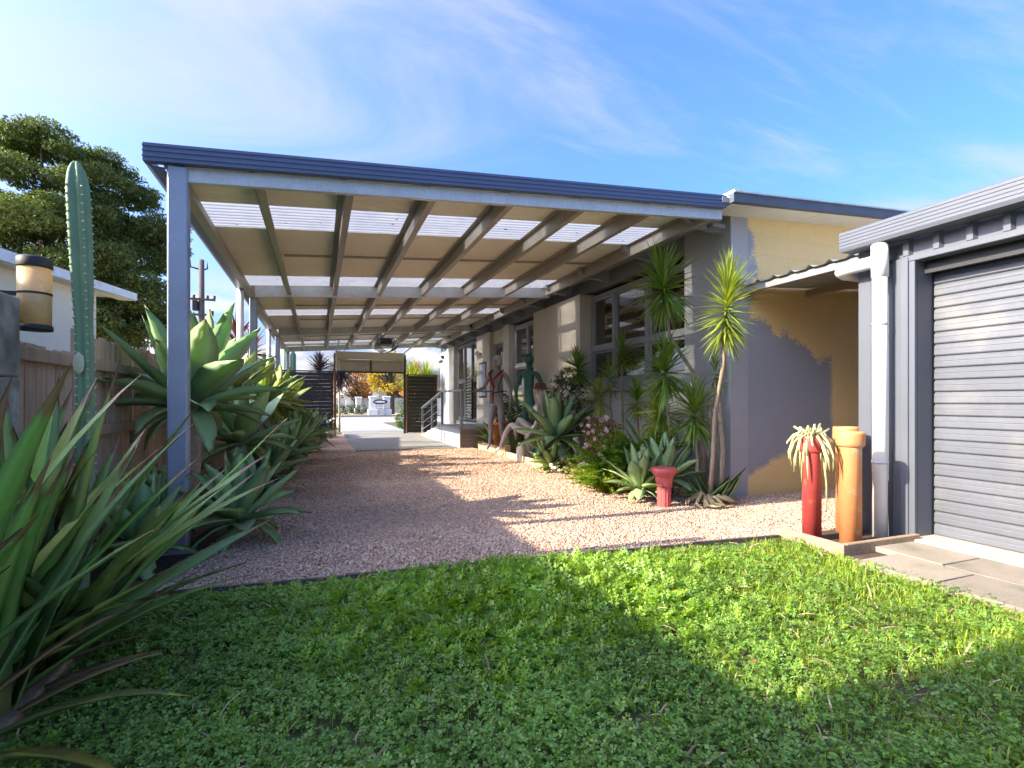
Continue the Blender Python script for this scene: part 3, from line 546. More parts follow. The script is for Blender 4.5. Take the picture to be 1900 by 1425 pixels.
def spiky(t, c, axis, n, Lr, width, m, seed, droop=0.8, elong=0.25, name='crown', lo=-50):
    """a head of many narrow straps; one part"""
    k = n; rg = np.random.default_rng(seed)
    tv = []; seg = 4
    parts = []
    for variant in range(4):
        b = -droop * (0.3 + 0.35 * variant); V = []; x = z = 0
        for i in range(seg + 1):
            u = i / seg; w = (0.55 + 0.45 * min(u / .3, 1)) * (1 - max((u - .45) / .55, 0) ** 1.6) * 0.5; a = b * u
            V += [(x, -w, z + .25 * w * 0.1), (x, w, z + .25 * w * 0.1)]; x += math.cos(a) / seg; z += math.sin(a) / seg
        Q = [(2*i, 2*i+1, 2*i+3, 2*i+2) for i in range(seg)]
        kk = k // 4; u = (np.arange(kk) + rg.uniform(0, 1, kk)) / kk
        pitch = np.radians(88 + (lo - 88) * u ** 0.9) + rg.normal(0, .10, kk); yaw = rg.uniform(0, 2 * PI, kk)
        L = rg.uniform(Lr[0], Lr[1], kk); base = np.stack([np.zeros(kk), np.zeros(kk), elong * (0.5 - u) + rg.normal(0, .02, kk)], 1)
        scl = np.stack([L, np.full(kk, width) * rg.uniform(.7, 1.15, kk), L], 1)
        parts.append(scatter(V, Q, [], base, rotm(yaw, pitch, rg.normal(0, .25, kk)), scl))
    v, q, tt = merge(parts)
    A = Vector(axis).normalized().to_track_quat('Z', 'Y').to_matrix(); v = v @ np.array(A).T + np.array(c)
    o = link(name, np_mesh(name, v, q, tt), m, t); o['kind'] = 'stuff'; return o

# ------------------------------------------------------------------ carport
def ztop(x): return 2.62 + 0.070 * (x + 1.045)
Y0, Y1 = 3.93, 16.35
carport = thing('carport', 'long open carport with cream roof sheets and clear skylight strips', 'carport', (-0.87, 3.98, 0))
CO = carport.location
def cp(mb, name, m, parent=None, smooth=False): return mb.build(name, m, parent or carport, smooth, CO if parent is None else CO)
XL, XR = -1.0, 3.72
def corr_sheet(y0, y1, name, m, dz=0.0, pitch=0.076, amp=0.0105):
    n = max(int(round((y1 - y0) / pitch * 8)), 8); V = []; F = []
    xs = [XL, 0.6, 2.2, XR]
    for i in range(n + 1):
        y = y0 + (y1 - y0) * i / n; w = amp * math.sin(2 * PI * y / pitch)
        for x in xs: V.append((x, y, ztop(x) - 0.005 + w + dz))
    for i in range(n):
        for j in range(3): a = i * 4 + j; F.append((a, a+1, a+5, a+4))
    return cp(MB().add(V, F), name, m, smooth=True)
strips = [4.76, 7.38, 10.0, 12.62, 15.2]; y = Y0
cuts = []
for s in strips:
    n = max(1, round((s - y) / 0.70)); cuts += [(y + (s - y) * i / n, y + (s - y) * (i + 1) / n, 0) for i in range(n)]; cuts.append((s, s + 0.64, 1)); y = s + 0.64
cuts.append((y, Y1, 0))
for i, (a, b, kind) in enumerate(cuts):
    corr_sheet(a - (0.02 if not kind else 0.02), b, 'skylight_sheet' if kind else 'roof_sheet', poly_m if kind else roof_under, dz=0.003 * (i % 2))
# front fascia with pressed lines, left gutter
def pitched(x0, x1, y0, y1, za, zb, name, m, parent=None):
    """bar that follows the roof fall; za, zb are offsets below the roof top"""
    return cp(MB().add([(x0,y0,ztop(x0)+za),(x1,y0,ztop(x1)+za),(x1,y1,ztop(x1)+za),(x0,y1,ztop(x0)+za),(x0,y0,ztop(x0)+zb),(x1,y0,ztop(x1)+zb),(x1,y1,ztop(x1)+zb),(x0,y1,ztop(x0)+zb)],
                       [(0,3,2,1),(4,5,6,7),(0,1,5,4),(1,2,6,5),(2,3,7,6),(3,0,4,7)]), name, m)
f = pitched(-1.05, 3.66, 3.87, 3.926, -0.085, 0.03, 'fascia', fascia_m)
for dz in (-0.055, -0.02, 0.012):
    o = pitched(-1.052, 3.662, 3.864, 3.872, dz - 0.004, dz + 0.004, 'fascia_rib', fascia_m); o.parent = f; o.location = (0, 0, 0)
cp(MB().prism([(-1.06, ztop(-1.05)+.03), (-1.06, ztop(-1.05)-.07), (-1.02, ztop(-1.05)-.10), (-0.95, ztop(-1.05)-.10), (-0.95, ztop(-1.05)-.09), (-1.01, ztop(-1.05)-.09), (-1.05, ztop(-1.05)-.065), (-1.05, ztop(-1.05)+.03)], 3.93, Y1), 'gutter', fascia_m)
pitched(-0.83, 3.66, 3.93, 3.975, -0.182, -0.087, 'front_beam', galv)
for i, x in enumerate((-0.70, -0.08, 0.52, 1.15, 1.80, 2.45, 3.05)):
    cp(MB().tube([(x, 3.905, ztop(x)-.10), (x, 3.895, ztop(x)-.125), (x+.012, 3.90, ztop(x)-.14), (x-.012, 3.90, ztop(x)-.14)], 0.003, 5), 'hook', galv)
for i, yb in enumerate((7.9, 12.3, 16.25)):
    pitched(-0.83, 3.66, yb, yb + 0.05, -0.185, -0.035, 'cross_beam', galv)
# edge beam on the left, C section
for (za, zb, x0, x1, nm) in ((-0.20, -0.04, -0.90, -0.885, 'edge_beam'), (-0.20, -0.185, -0.885, -0.83, 'edge_beam_flange')):
    cp(MB().box(x0, x1, 3.978, Y1, ztop(-0.87)+za, ztop(-0.87)+zb), nm, purlin_m)
PX = (-0.42, 0.19, 0.82, 1.48, 2.16, 2.85, 3.58)
for x in PX:
    z1 = ztop(x) - 0.022; z0 = z1 - 0.132
    cp(MB().prism([(x, z0), (x + .055, z0), (x + .055, z0 + .018), (x + .052, z0 + .018), (x + .052, z0 + .003), (x + .003, z0 + .003), (x + .003, z1 - .003), (x - .05, z1 - .003), (x - .05, z1), (x, z1)], 3.976, Y1), 'purlin', purlin_m)
for yb in (6.15, 9.3, 10.9, 13.6, 14.6):
    for i in range(len(PX) - 1):
        a, b = PX[i] + .056, PX[i+1] - .056
        cp(MB().add([(a,yb,ztop(a)-.07),(b,yb,ztop(b)-.07),(b,yb+.02,ztop(b)-.07),(a,yb+.02,ztop(a)-.07),(a,yb,ztop(a)-.045),(b,yb,ztop(b)-.045),(b,yb+.02,ztop(b)-.045),(a,yb+.02,ztop(a)-.045)],
                   [(0,3,2,1),(4,5,6,7),(0,1,5,4),(1,2,6,5),(2,3,7,6),(3,0,4,7)]), 'bridging', purlin_m)
# posts
for yp, w in ((3.90, 0.06), (7.88, 0.05), (12.28, 0.05), (16.2, 0.05)):
    x0 = -0.925 if yp < 5 else -0.90
    p = cp(MB().bbox(x0, x0 + 2*w*0.95, yp, yp + 0.10, 0.0, ztop(-0.87) - (0.09 if yp < 5 else 0.2), 0.008), 'post', galv_post)
    MB().box(x0 - .03, x0 + .15, yp - .03, yp + .13, 0.0, 0.02).build('base_plate', galv_post, p, off=CO)
cp(MB().tube([(-1.0, 7.8, ztop(-1.05) - .09), (-1.0, 7.8, 0.0)], 0.045, 14), 'downpipe', white_pvc, smooth=True)
cp(MB().tube([(-1.0, 12.0, ztop(-1.05) - .09), (-1.0, 12.0, 0.0)], 0.045, 14), 'downpipe', white_pvc, smooth=True)
def roof_litter():
    k = 90; lv = [(0, 0, 0), (.4, -.3, .02), (1, 0, 0), (.4, .3, .02)]; x = RNG.uniform(-.8, 3.4, k); y = np.array([strips[i % 5] for i in range(k)]) + RNG.uniform(.1, .6, k)
    pos = np.stack([x, y, 2.60 + 0.07 * (x + 1.045) + 0.008], 1)
    v, q, t = scatter(lv, [(0, 1, 2, 3)], [], pos, rotm(RNG.uniform(0, 6.28, k), RNG.normal(0, .2, k), RNG.normal(0, .2, k)), RNG.uniform(.015, .05, k))
    tag(link('roof_leaf_litter', np_mesh('roof_leaf_litter', v, q, t), dead_leaf_s), 'dark leaf litter lying on the clear roof strips', 'leaf litter', kind='stuff')
roof_litter()

# garage door at the far end, part open
gd = thing('sectional_garage_door', 'beige sectional garage door rolled up under the far end of the carport', 'garage door', (1.44, 15.85, 0)); GO = gd.location
MB().bbox(0.40, 0.47, 15.80, 15.87, 0, 2.42).build('jamb', rust_m, gd, off=GO); MB().bbox(2.42, 2.49, 15.80, 15.87, 0, 2.42).build('jamb', screen2_m, gd, off=GO)
beige_panel = mat('beige_door_panel', (0.52, 0.46, 0.34), 0.5, var=0.04)
def dpanel(z0, z1, y0, y1):
    m = MB(); m.add([(0.48,y0,z0),(2.41,y0,z0),(2.41,y1,z1),(0.48,y1,z1),(0.48,y0+.04,z0),(2.41,y0+.04,z0),(2.41,y1+.04,z1),(0.48,y1+.04,z1)], [(0,1,2,3),(4,7,6,5),(0,4,5,1),(1,5,6,2),(2,6,7,3),(3,7,4,0)])
    o = m.build('door_panel', beige_panel, gd, off=GO)
    for i in range(4):
        a = 0.56 + i * 0.465; b = a + 0.38; lz = lambda t: z0 + (z1 - z0) * t; ly = lambda t: y0 + (y1 - y0) * t
        MB().add([(a,ly(.18)-.012,lz(.18)),(b,ly(.18)-.012,lz(.18)),(b,ly(.82)-.012,lz(.82)),(a,ly(.82)-.012,lz(.82)),(a-.015,ly(.15)-.001,lz(.15)),(b+.015,ly(.15)-.001,lz(.15)),(b+.015,ly(.85)-.001,lz(.85)),(a-.015,ly(.85)-.001,lz(.85))], [(0,1,2,3),(4,5,1,0),(5,6,2,1),(6,7,3,2),(7,4,0,3)]).build('raised_field', beige_panel, o, off=GO)
dpanel(1.87, 2.24, 15.80, 15.80); dpanel(2.25, 2.44, 15.78, 15.45)
MB().bbox(0.48, 2.41, 15.775, 15.798, 1.85, 1.89).build('bottom_rail', dark_m, gd, off=GO)
MB().bbox(1.42, 1.47, 15.77, 15.797, 1.88, 2.24).build('stile', rust_m, gd, off=GO)
for x in (0.47, 2.40): MB().tube([(x, 15.75, 1.9), (x, 15.72, 2.3), (x, 15.45, 2.47), (x, 13.6, 2.52)], 0.02, 6).build('track', galv, gd, off=GO)
op = thing('garage_door_opener', 'garage door motor with coiled cables hanging from the carport roof', 'door opener', (1.55, 13.3, 2.35))
MB().bbox(-.16, .16, -.25, .25, 0.08, .24, .02).build('housing', dark_m, op)
for i in range(4): MB().tube([(.02*i + .22 * math.cos(a), -.15 * i + .05, .05 + .16 * math.sin(a)) for a in [k * PI / 8 for k in range(17)]], .012, 5).build('cable_loop', dark_m, op)
MB().box(-.02, .02, .25, 2.4, .17, .20).build('rail', galv, op); MB().box(-.12, -.09, -.02, .02, .24, .30).build('hanger', galv, op); MB().box(.09, .12, -.02, .02, .24, .30).build('hanger', galv, op)

def slat_screen(label, x0, x1, yy, z1, m, pm, name='slatted_screen', n=15, drop=()):
    t = thing(name, label, 'screen', ((x0+x1)/2, yy, 0)); o = t.location; p = z1 / n
    for i in range(n): MB().bbox(x0, x1, yy, yy + .02, .05 + i * p, .05 + i * p + p * 0.965, .002).build('slat', m, t, off=o)
    for x in (x0 - .05, x1): MB().bbox(x, x + .05, yy + .0, yy + .06, 0, z1 + .06, .004).build('post', pm, t, off=o)
    MB().bbox(x0 - .05, x1 + .05, yy - .004, yy + .07, z1 + .062, z1 + .10, .004).build('cap_rail', pm, t, off=o); return t
slat_screen('charcoal slatted screen left of the garage opening', -1.25, 0.34, 15.85, 1.80, screen_m, screen_m, n=17)
slat_screen('olive slatted gate with rusty frame right of the garage opening', 2.56, 3.42, 15.85, 1.74, screen2_m, rust_m, n=16)

# ------------------------------------------------------------------ house
house = thing('house', 'long single storey house with cream and grey walls along the carport', 'house', (3.97, 4.14, 0)); HO = house.location
def hp(mb, name, m, parent=None, smooth=False): return mb.build(name, m, parent or house, smooth, HO)
HX = 3.97; ZT = 2.95
ew = hp(MB().box(4.02, 9.5, 4.146, 4.34, 0, 3.2), 'end_wall', end_m)
bm1 = {}
def block(x0, x1, z0, z1):
    k = round(x1 - x0, 3)
    if k not in bm1:
        me = MB().bbox(0, x1 - x0, -0.0035, 0.004, 0, z1 - z0, 0.0008).mesh('block'); me.materials.append(end_m); bm1[k] = me
    link('block', bm1[k], end_m, ew, (x0 - HO.x, 4.146 - HO.y, z0 - HO.z))
for r_ in range(15):
    z0 = r_ * 0.1965; x = HX + 0.0; first = 0.2 if r_ % 2 else 0.4
    while x < 6.6:
        w = first if x == HX else 0.4; block(x + 0.0004, x + w - 0.0004, z0 + 0.0005, z0 + 0.196); x += w
# vent grille
vg = hp(MB().bbox(4.93, 5.09, 4.125, 4.15, 0.27, 0.43, .004), 'vent', trim_dark)
for i in range(6): hp(MB().box(4.94, 5.08, 4.119, 4.1245, 0.285 + i * .024, 0.296 + i * .024), 'vent_slat', trim_grey, vg)
# side wall pieces, near to far
def wallp(y0, y1, z0, z1, m, x0=HX, x1=4.2, name='wall'): return hp(MB().bbox(x0, x1, y0, y1, z0, z1, .004), name, m)
wallp(4.142, 4.86, 0, 2.93, grey_wall, name='pier')
wallp(4.862, 7.2, 0, 1.14, grey_wall, 4.03, 4.25)
wallp(7.2, 9.07, 0, 2.70, beige_wall, 3.86, 4.25, 'pier')
wallp(9.072, 10.65, 0, 1.20, cream_wall, 4.03, 4.25)
wallp(10.652, 11.0, 0, 2.72, beige_wall, 3.93, 4.25, 'pier')
wallp(11.002, 12.0, 2.40, 2.72, cream_wall, 4.03, 4.25)
wallp(12.002, 13.1, 0, 2.72, beige_wall, 3.93, 4.25, 'pier')
wallp(13.102, 15.6, 0, 0.42, beige_wall, 4.0, 4.25)
wallp(15.602, 16.5, 0, 2.72, beige_wall, 3.93, 4.25, 'pier')
wallp(16.502, 17.7, 0, 2.72, grey_wall, 3.99, 4.25)
hp(MB().box(4.0, 4.26, 4.862, 17.7, 2.722, 3.0), 'wall_beam', trim_dark)
hp(MB().box(9.3, 9.5, 4.345, 17.7, 0, 3.2), 'back_wall', beige_wall); hp(MB().box(4.25, 9.3, 17.5, 17.7, 0, 3.2), 'far_wall', beige_wall)
hp(MB().box(4.26, 9.3, 4.345, 17.5, 0.35, 0.38), 'floor', interior_m); hp(MB().box(6.8, 6.9, 4.35, 17.5, 0.4, 2.9), 'partition', interior_m)
hp(MB().box(4.262, 6.8, 4.35, 17.5, 2.86, 2.9), 'ceiling', mat('warm_timber_ceiling', (0.30, 0.19, 0.11), 0.6))
barge_m = mat('dark_blue_grey_barge_paint', (0.075, 0.09, 0.12), 0.5, var=0.15, ns=6)
# roof: low skillion that rises away from the carport
def zr(x): return 2.955 + 0.055 * (x - 3.62)
rf = hp(MB().prism([(3.60, zr(3.60)), (9.9, zr(9.9)), (9.9, zr(9.9)-.05), (3.60, zr(3.60)-.05)], 3.86, 18.0), 'roof', mat('grey_roof_metal', (0.30, 0.33, 0.37), 0.5, 0.2))
hp(MB().prism([(3.68, zr(3.68)+.025), (9.9, zr(9.9)+.025), (9.9, zr(9.9)-.060), (3.68, zr(3.68)-.060)], 3.80, 3.857), 'barge_board', barge_m, rf)
hp(MB().prism([(3.68, zr(3.68)+.04), (9.9, zr(9.9)+.04), (9.9, zr(9.9)+.027), (3.68, zr(3.68)+.027)], 3.785, 3.90), 'barge_cap', galv, rf)
xs_ = [3.70, 4.9, 6.1, 7.3, 8.5, 9.7]
for i in range(5):
    hp(MB().prism([(xs_[i]+.004, zr(xs_[i])-.052), (xs_[i+1]-.004, zr(xs_[i+1])-.052), (xs_[i+1]-.004, zr(xs_[i+1])-.066), (xs_[i]+.004, zr(xs_[i])-.066)], 3.858, 4.145), 'soffit_panel', soffit_m, rf)
yy = 4.25; k = 0
while yy < 17.2:
    hp(MB().prism([(3.50, 2.93), (3.50, 2.87), (3.62, 2.80), (4.0, 2.76), (4.0, 2.93)], yy, yy + .06), 'rafter', trim_grey)
    hp(MB().box(3.62, 3.998, yy + .064, min(yy + 1.146, 17.6), 2.932, 2.945), 'soffit_panel', soffit_m); yy += 1.15
hp(MB().bbox(3.70, 3.86, 4.1, 4.19, 2.76, 2.80, .005), 'eave_light', trim_dark)

def window(y0, y1, z0, z1, cols, rows, label_sill=True, x=4.06, frame=0.06, sillm=None, fm=None):
    """frame, mullions and panes; cols and rows are split positions as fractions"""
    fm = fm or trim_grey
    m = MB(); m.bbox(x, x + .09, y0, y1, z1 - frame, z1, .004); m.bbox(x, x + .09, y0, y1, z0, z0 + frame, .004)
    m.bbox(x, x + .09, y0, y0 + frame, z0 + frame, z1 - frame, .004); m.bbox(x, x + .09, y1 - frame, y1, z0 + frame, z1 - frame, .004)
    w = hp(m, 'window', fm)
    ys = [0] + list(cols) + [1]; zs = [0] + list(rows) + [1]; Y = lambda t: y0 + (y1 - y0) * t; Z = lambda t: z0 + (z1 - z0) * t
    for t in cols: hp(MB().bbox(x - .006, x + .084, Y(t) - .035, Y(t) + .035, z0 + frame, z1 - frame, .004), 'mullion', fm, w)
    for t in rows: hp(MB().bbox(x - .012, x + .082, y0 + frame, y1 - frame, Z(t) - .03, Z(t) + .03, .004), 'transom', fm, w)
    for i in range(len(ys) - 1):
        for j in range(len(zs) - 1):
            a, b, c, d = Y(ys[i]) + .036, Y(ys[i+1]) - .036, Z(zs[j]) + .031, Z(zs[j+1]) - .031
            if i == 0: a = y0 + frame
            if i == len(ys) - 2: b = y1 - frame
            if j == 0: c = z0 + frame
            if j == len(zs) - 2: d = z1 - frame
            s = MB(); fr = .035
            s.box(x + .012, x + .05, a, b, c, c + fr); s.box(x + .012, x + .05, a, b, d - fr, d); s.box(x + .012, x + .05, a, a + fr, c + fr, d - fr); s.box(x + .012, x + .05, b - fr, b, c + fr, d - fr)
            hp(s, 'sash', fm, w)
            pn = MB().box(x + .030, x + .036, a + fr, b - fr, c + fr, d - fr); hp(pn, 'pane', glass_m, w)
    if sillm: hp(MB().bbox(x - .10, x + .10, y0 - .01, y1 + .01, z0 - .125, z0 - .002, .008), 'sill', sillm, w)
    return w
window(4.87, 7.19, 1.27, 2.66, (0.36, 0.71), (0.39,), sillm=trim_grey)
window(9.08, 10.64, 1.26, 2.66, (0.5,), (0.36,), sillm=cream_wall)
window(13.11, 15.59, 0.45, 2.70, (0.36, 0.68), (0.52,), fm=trim_grey)
for i in range(3):
    hp(MB().box(4.30, 4.315, 9.2 + i * .48, 9.62 + i * .48, 1.3, 2.6), 'blind', blind_m)
hp(MB().box(4.5, 4.52, 5.0, 7.1, 2.30, 2.75), 'blind', blind_m)
# louvre shutter standing in the far window
sh = hp(MB().bbox(3.985, 4.02, 13.75, 13.80, 0.5, 1.65, .004), 'shutter', dark_m)
hp(MB().bbox(3.985, 4.02, 14.35, 14.40, 0.5, 1.65, .004), 'shutter_stile', dark_m, sh)
for i in range(13): hp(MB().prism([(3.97, .55 + i * .085), (4.03, .59 + i * .085), (4.03, .605 + i * .085), (3.97, .565 + i * .085)], 13.80, 14.35), 'louvre', beige_wall, sh)
# door in its recess
dr = hp(MB().bbox(4.10, 4.15, 11.04, 11.96, 0.42, 2.39, .004), 'door', trim_dark)
hp(MB().bbox(4.085, 4.098, 11.12, 11.46, 1.0, 2.30, .003), 'door_glass', glass_m, dr); hp(MB().bbox(4.085, 4.098, 11.54, 11.88, 1.0, 2.30, .003), 'door_glass', glass_m, dr)
hp(MB().tube([(4.07, 11.10, 1.35), (4.07, 11.10, 1.50)], .012, 8), 'handle', galv, dr)
hp(MB().box(4.0, 4.25, 11.002, 12.0, 0, .41), 'door_step', beige_wall)
# framed notice, globe lamp, flood light on the wall
fn = thing('framed_picture', 'dark framed picture hung on the beige wall by the door', 'picture', (3.915, 12.55, 1.55))
MB().bbox(0, .015, -.30, .30, -.45, .45, .003).build('frame', dark_m, fn); MB().box(-.003, -.0005, -.26, .26, -.41, .41).build('print', mat('faded_blue_print', (0.35, 0.38, 0.48), 0.6, var=0.3, ns=6), fn)
gl = thing('globe_wall_light', 'small white globe light on the wall above the framed picture', 'wall light', (3.93, 12.75, 2.25))
MB().lathe([(0.005, -.07), (.05, -.05), (.07, 0), (.05, .05), (.005, .07)], 14).build('globe', cream_pot, gl, True); gl.children[0].location = (-.09, 0, 0); MB().tube([(0, 0, 0), (-.06, 0, 0)], .02, 8).build('bracket', dark_m, gl)
fl = thing('flood_light', 'black twin flood light on the far corner of the house', 'flood light', (3.95, 17.2, 2.45))
MB().bbox(-.06, 0, -.06, .06, -.06, .06).build('mount', dark_m, fl); MB().lathe([(.03, 0), (.06, .05), (.07, .12)], 12).build('lamp_head', dark_m, fl); fl.children[1].rotation_euler = (0, R(-110), R(20)); fl.children[1].location = (-.06, -.02, 0)
MB().lathe([(.03, 0), (.06, .05), (.07, .12)], 12).build('lamp_head', dark_m, fl); fl.children[2].rotation_euler = (0, R(-120), R(-60)); fl.children[2].location = (-.06, .05, -.06)
# wall planter pot on the pier
wp = thing('wall_pot', 'cream pot hung on the wall under the large window', 'wall pot', (3.93, 7.05, 1.02))
MB().lathe([(.07, 0), (.10, .05), (.11, .16), (.09, .22), (.075, .22), (.07, .16)], 16).build('pot', cream_pot, wp, True)
MB().box(.10, .12, -.02, .02, .12, .24).build('hook', dark_m, wp)

# porch with steps, weatherboard skirt and rail
porch = thing('porch', 'pale weatherboard porch with side steps and grey handrail at the house door', 'porch', (2.78, 10.5, 0)); PO = porch.location
def pp(mb, name, m, parent=None, smooth=False): return mb.build(name, m, parent or porch, smooth, PO)
pp(MB().box(2.80, 3.92, 10.52, 12.5, 0, .40), 'core', trim_dark); pp(MB().bbox(2.76, 3.92, 10.48, 12.52, .402, .44, .006), 'deck', trim_grey)
for i in range(5):
    z = i * .08
    pp(MB().bbox(2.775, 2.797, 10.5, 12.45, z + .004, z + .077, .003), 'weatherboard', white_board)
    pp(MB().bbox(2.80, 3.90, 10.497, 10.518, z + .004, z + .077, .003), 'skirt_board', mat('brown_grey_skirt', (0.20, 0.175, 0.16), 0.7, objr=0.1) if 'brown_grey_skirt' not in MATS else MATS['brown_grey_skirt'])
    ye = 12.5 + 2.45 * (1 - (z + .077) / .44)
    pp(MB().prism([(12.5, z + .004), (12.5 + 2.45 * (1 - (z + .004) / .44), z + .004), (ye, z + .077), (12.5, z + .077)], 2.775, 2.797, 'x'), 'weatherboard', white_board)
pp(MB().bbox(2.765, 2.80, 12.455, 12.495, 0, .40, .004), 'corner_trim', trim_dark); pp(MB().bbox(2.768, 2.80, 10.478, 10.497, 0, .40, .004), 'corner_trim', white_board)
for i in range(3): pp(MB().bbox(2.80, 3.9, 12.53 + i * .8, 12.53 + (i + 1) * .8 - .005, 0, .30 - i * .1, .01), 'step', concrete_m)
for y_, z0, z1 in ((10.53, .442, 1.22), (12.35, .442, 1.22), (13.5, .26, 1.02), (14.85, .03, .80)): pp(MB().bbox(2.80, 2.86, y_, y_ + .06, z0, z1, .006), 'rail_post', trim_grey)
pp(MB().bbox(2.79, 2.87, 10.50, 12.42, 1.222, 1.262, .008), 'handrail', white_board)
pp(MB().prism([(12.36, 1.265), (12.36, 1.222), (14.95, .79), (14.95, .835)], 2.79, 2.87, 'x'), 'handrail', white_board)
pp(MB().bbox(2.86, 3.85, 10.50, 10.56, 1.20, 1.235, .006), 'handrail', trim_dark)
for i in range(3): pp(MB().tube([(2.83, 12.38, .66 + i * .19), (2.83, 14.88, .20 + i * .19)], .006, 6), 'wire', galv)

# ------------------------------------------------------------------ awning over the passage
aw = thing('awning', 'corrugated lean-to awning bridging the house and the grey shed', 'awning', (4.2, 4.1, 2.1)); AO = aw.location
V = []; F = []; n = 90
for i in range(n + 1):
    y_ = 2.80 + 1.33 * i / n; t = (y_ * 1 / 0.19) % 1.0; w = 0.028 * max(0, math.cos(2 * PI * (t - .5))) ** 2
    V += [(4.07, y_, 2.185 + w), (7.6, y_, 2.40 + w)]
for i in range(n): F.append((2*i, 2*i+1, 2*i+3, 2*i+2))
MB().add(V, F).build('roof_sheet', mat('grey_corrugated_steel', (0.42, 0.43, 0.44), 0.45, 0.4), aw, True, AO)
MB().bbox(4.10, 4.14, 2.79, 4.13, 2.115, 2.178, .004).build('front_beam', trim_dark, aw, off=AO)
for x in (5.0, 6.0, 7.0): MB().bbox(x, x + .05, 2.79, 4.13, 2.09 + .0609*(x-4.1), 2.165 + .0609 * (x - 4.1), .004).build('batten', timber_edge, aw, off=AO)

# ------------------------------------------------------------------ shed on the right
shed = thing('shed', 'slate grey steel shed with a closed roller door', 'shed', (3.9, 2.75, 0)); SO = shed.location
def sp(mb, name, m, parent=None, smooth=False): return mb.build(name, m, parent or shed, smooth, SO)
SX = 3.90
# corner piece, recessed cladding behind the pipe, door pier
sp(MB().bbox(SX - .0, SX + .05, 2.66, 2.76, 0, 2.20, .004), 'corner_flashing', colorbond)
sp(MB().bbox(SX + .06, 7.9, 2.72, 2.758, 0, 2.25, .002), 'side_wall', colorbond)
sp(MB().box(SX + .06, SX + .08, 2.36, 2.66, 0, 2.20), 'recessed_sheet', colorbond)
sp(MB().bbox(SX - .01, SX + .02, 2.352, 2.50, 0, 2.02, .003), 'door_pier', colorbond)
sp(MB().box(SX + .021, 4.12, 2.352, 2.40, 0, 2.02), 'pier_return', colorbond)
sp(MB().bbox(SX - .022, SX - .0105, 2.39, 2.44, 0, 2.02, .003), 'pier_rib', colorbond)
# head sheet with ribs over the door
hd = sp(MB().box(SX + .02, SX + .04, -2.0, 2.68, 2.03, 2.30), 'head_sheet', colorbond)
yy = 2.60
while yy > -1.5:
    sp(MB().prism([(SX + .019, yy - .03), (SX - .012, yy - .018), (SX - .012, yy + .018), (SX + .019, yy + .03)], 2.032, 2.20, 'z'), 'sheet_rib', colorbond, hd); yy -= 0.19
sp(MB().bbox(SX - .015, SX + .10, -1.5, 2.42, 1.985, 2.028, .004), 'door_head_trim', colorbond)
sp(MB().box(SX + .09, SX + .12, -1.0, 2.35, 1.90, 1.984), 'door_hood', dark_m)
# roller door: each slat a part
DXp = 4.10; sm = MB()
prof = [(0, 0), (-.010, .003), (-.014, .010), (-.013, .040), (-.011, .044), (-.013, .048), (-.012, .066), (-.004, .076), (0, .080), (0, .084), (.012, .084), (.012, 0)]
sm.prism(prof, -0.9, 2.345, 'y'); smesh = sm.mesh('slat'); smesh.materials.append(door_m)
for i in range(24): link('door_slat', smesh, door_m, shed, (DXp - SO.x, -SO.y, 0.055 + i * 0.0845 - SO.z))
sp(MB().bbox(DXp - .02, DXp + .012, -0.9, 2.345, .012, .050, .004), 'bottom_rail', galv)
sp(MB().bbox(DXp - .025, DXp + .03, 2.347, 2.351, 0, 2.0, .001), 'door_guide', dark_m)
sp(MB().box(4.2, 7.9, -2.0, 2.7, 2.25, 2.31), 'roof', colorbond); sp(MB().box(7.8, 7.9, -2.0, 2.7, 0, 2.24), 'back_wall', colorbond)
sp(MB().bbox(SX - .01, SX + .05, -2.0, -0.92, 0, 2.02, .003), 'front_wall', colorbond)
# gutter with fluted face
gt = sp(MB().prism([(3.755, 2.145), (3.745, 2.17), (3.745, 2.285), (3.76, 2.295), (3.775, 2.285), (3.765, 2.17), (3.90, 2.165), (3.90, 2.145)], -2.0, 2.80, 'y'), 'gutter', colorbond)
sp(MB().prism([(3.75, 2.15), (3.75, 2.285), (3.90, 2.30), (3.90, 2.15)], 2.80, 2.804, 'y'), 'gutter_stop', colorbond, gt)
for z in (2.19, 2.215, 2.24, 2.265): sp(MB().bbox(3.741, 3.7455, -2.0, 2.80, z, z + .010, .001), 'gutter_flute', colorbond, gt)
# white stormwater pipe
dp = thing('stormwater_pipe', 'thick white plastic downpipe at the corner of the grey shed', 'downpipe', (3.80, 2.53, 0)); DO = dp.location
MB().tube([(3.80, 2.53, 0.0), (3.80, 2.53, 2.14)], .047, 22).build('pipe', white_pvc, dp, True, DO)
MB().tube([(3.80, 2.53, 1.90), (3.80, 2.53, 2.135)], .054, 22).build('tee_socket', white_pvc, dp, True, DO)
MB().tube([(3.80, 2.53, 2.02), (3.80, 2.64, 2.02), (3.80, 2.74, 2.02), (3.80, 2.80, 2.015), (3.82, 2.835, 2.01), (3.87, 2.85, 2.0), (4.05, 2.85, 2.0)], .046, 18).build('branch', white_pvc, dp, True, DO)
for z in (.55, 1.55): MB().lathe([(.0475, z), (.050, z), (.050, z + .022), (.0475, z + .022)], 22, c=(3.80, 2.53)).build('bracket', galv, dp, True, DO)
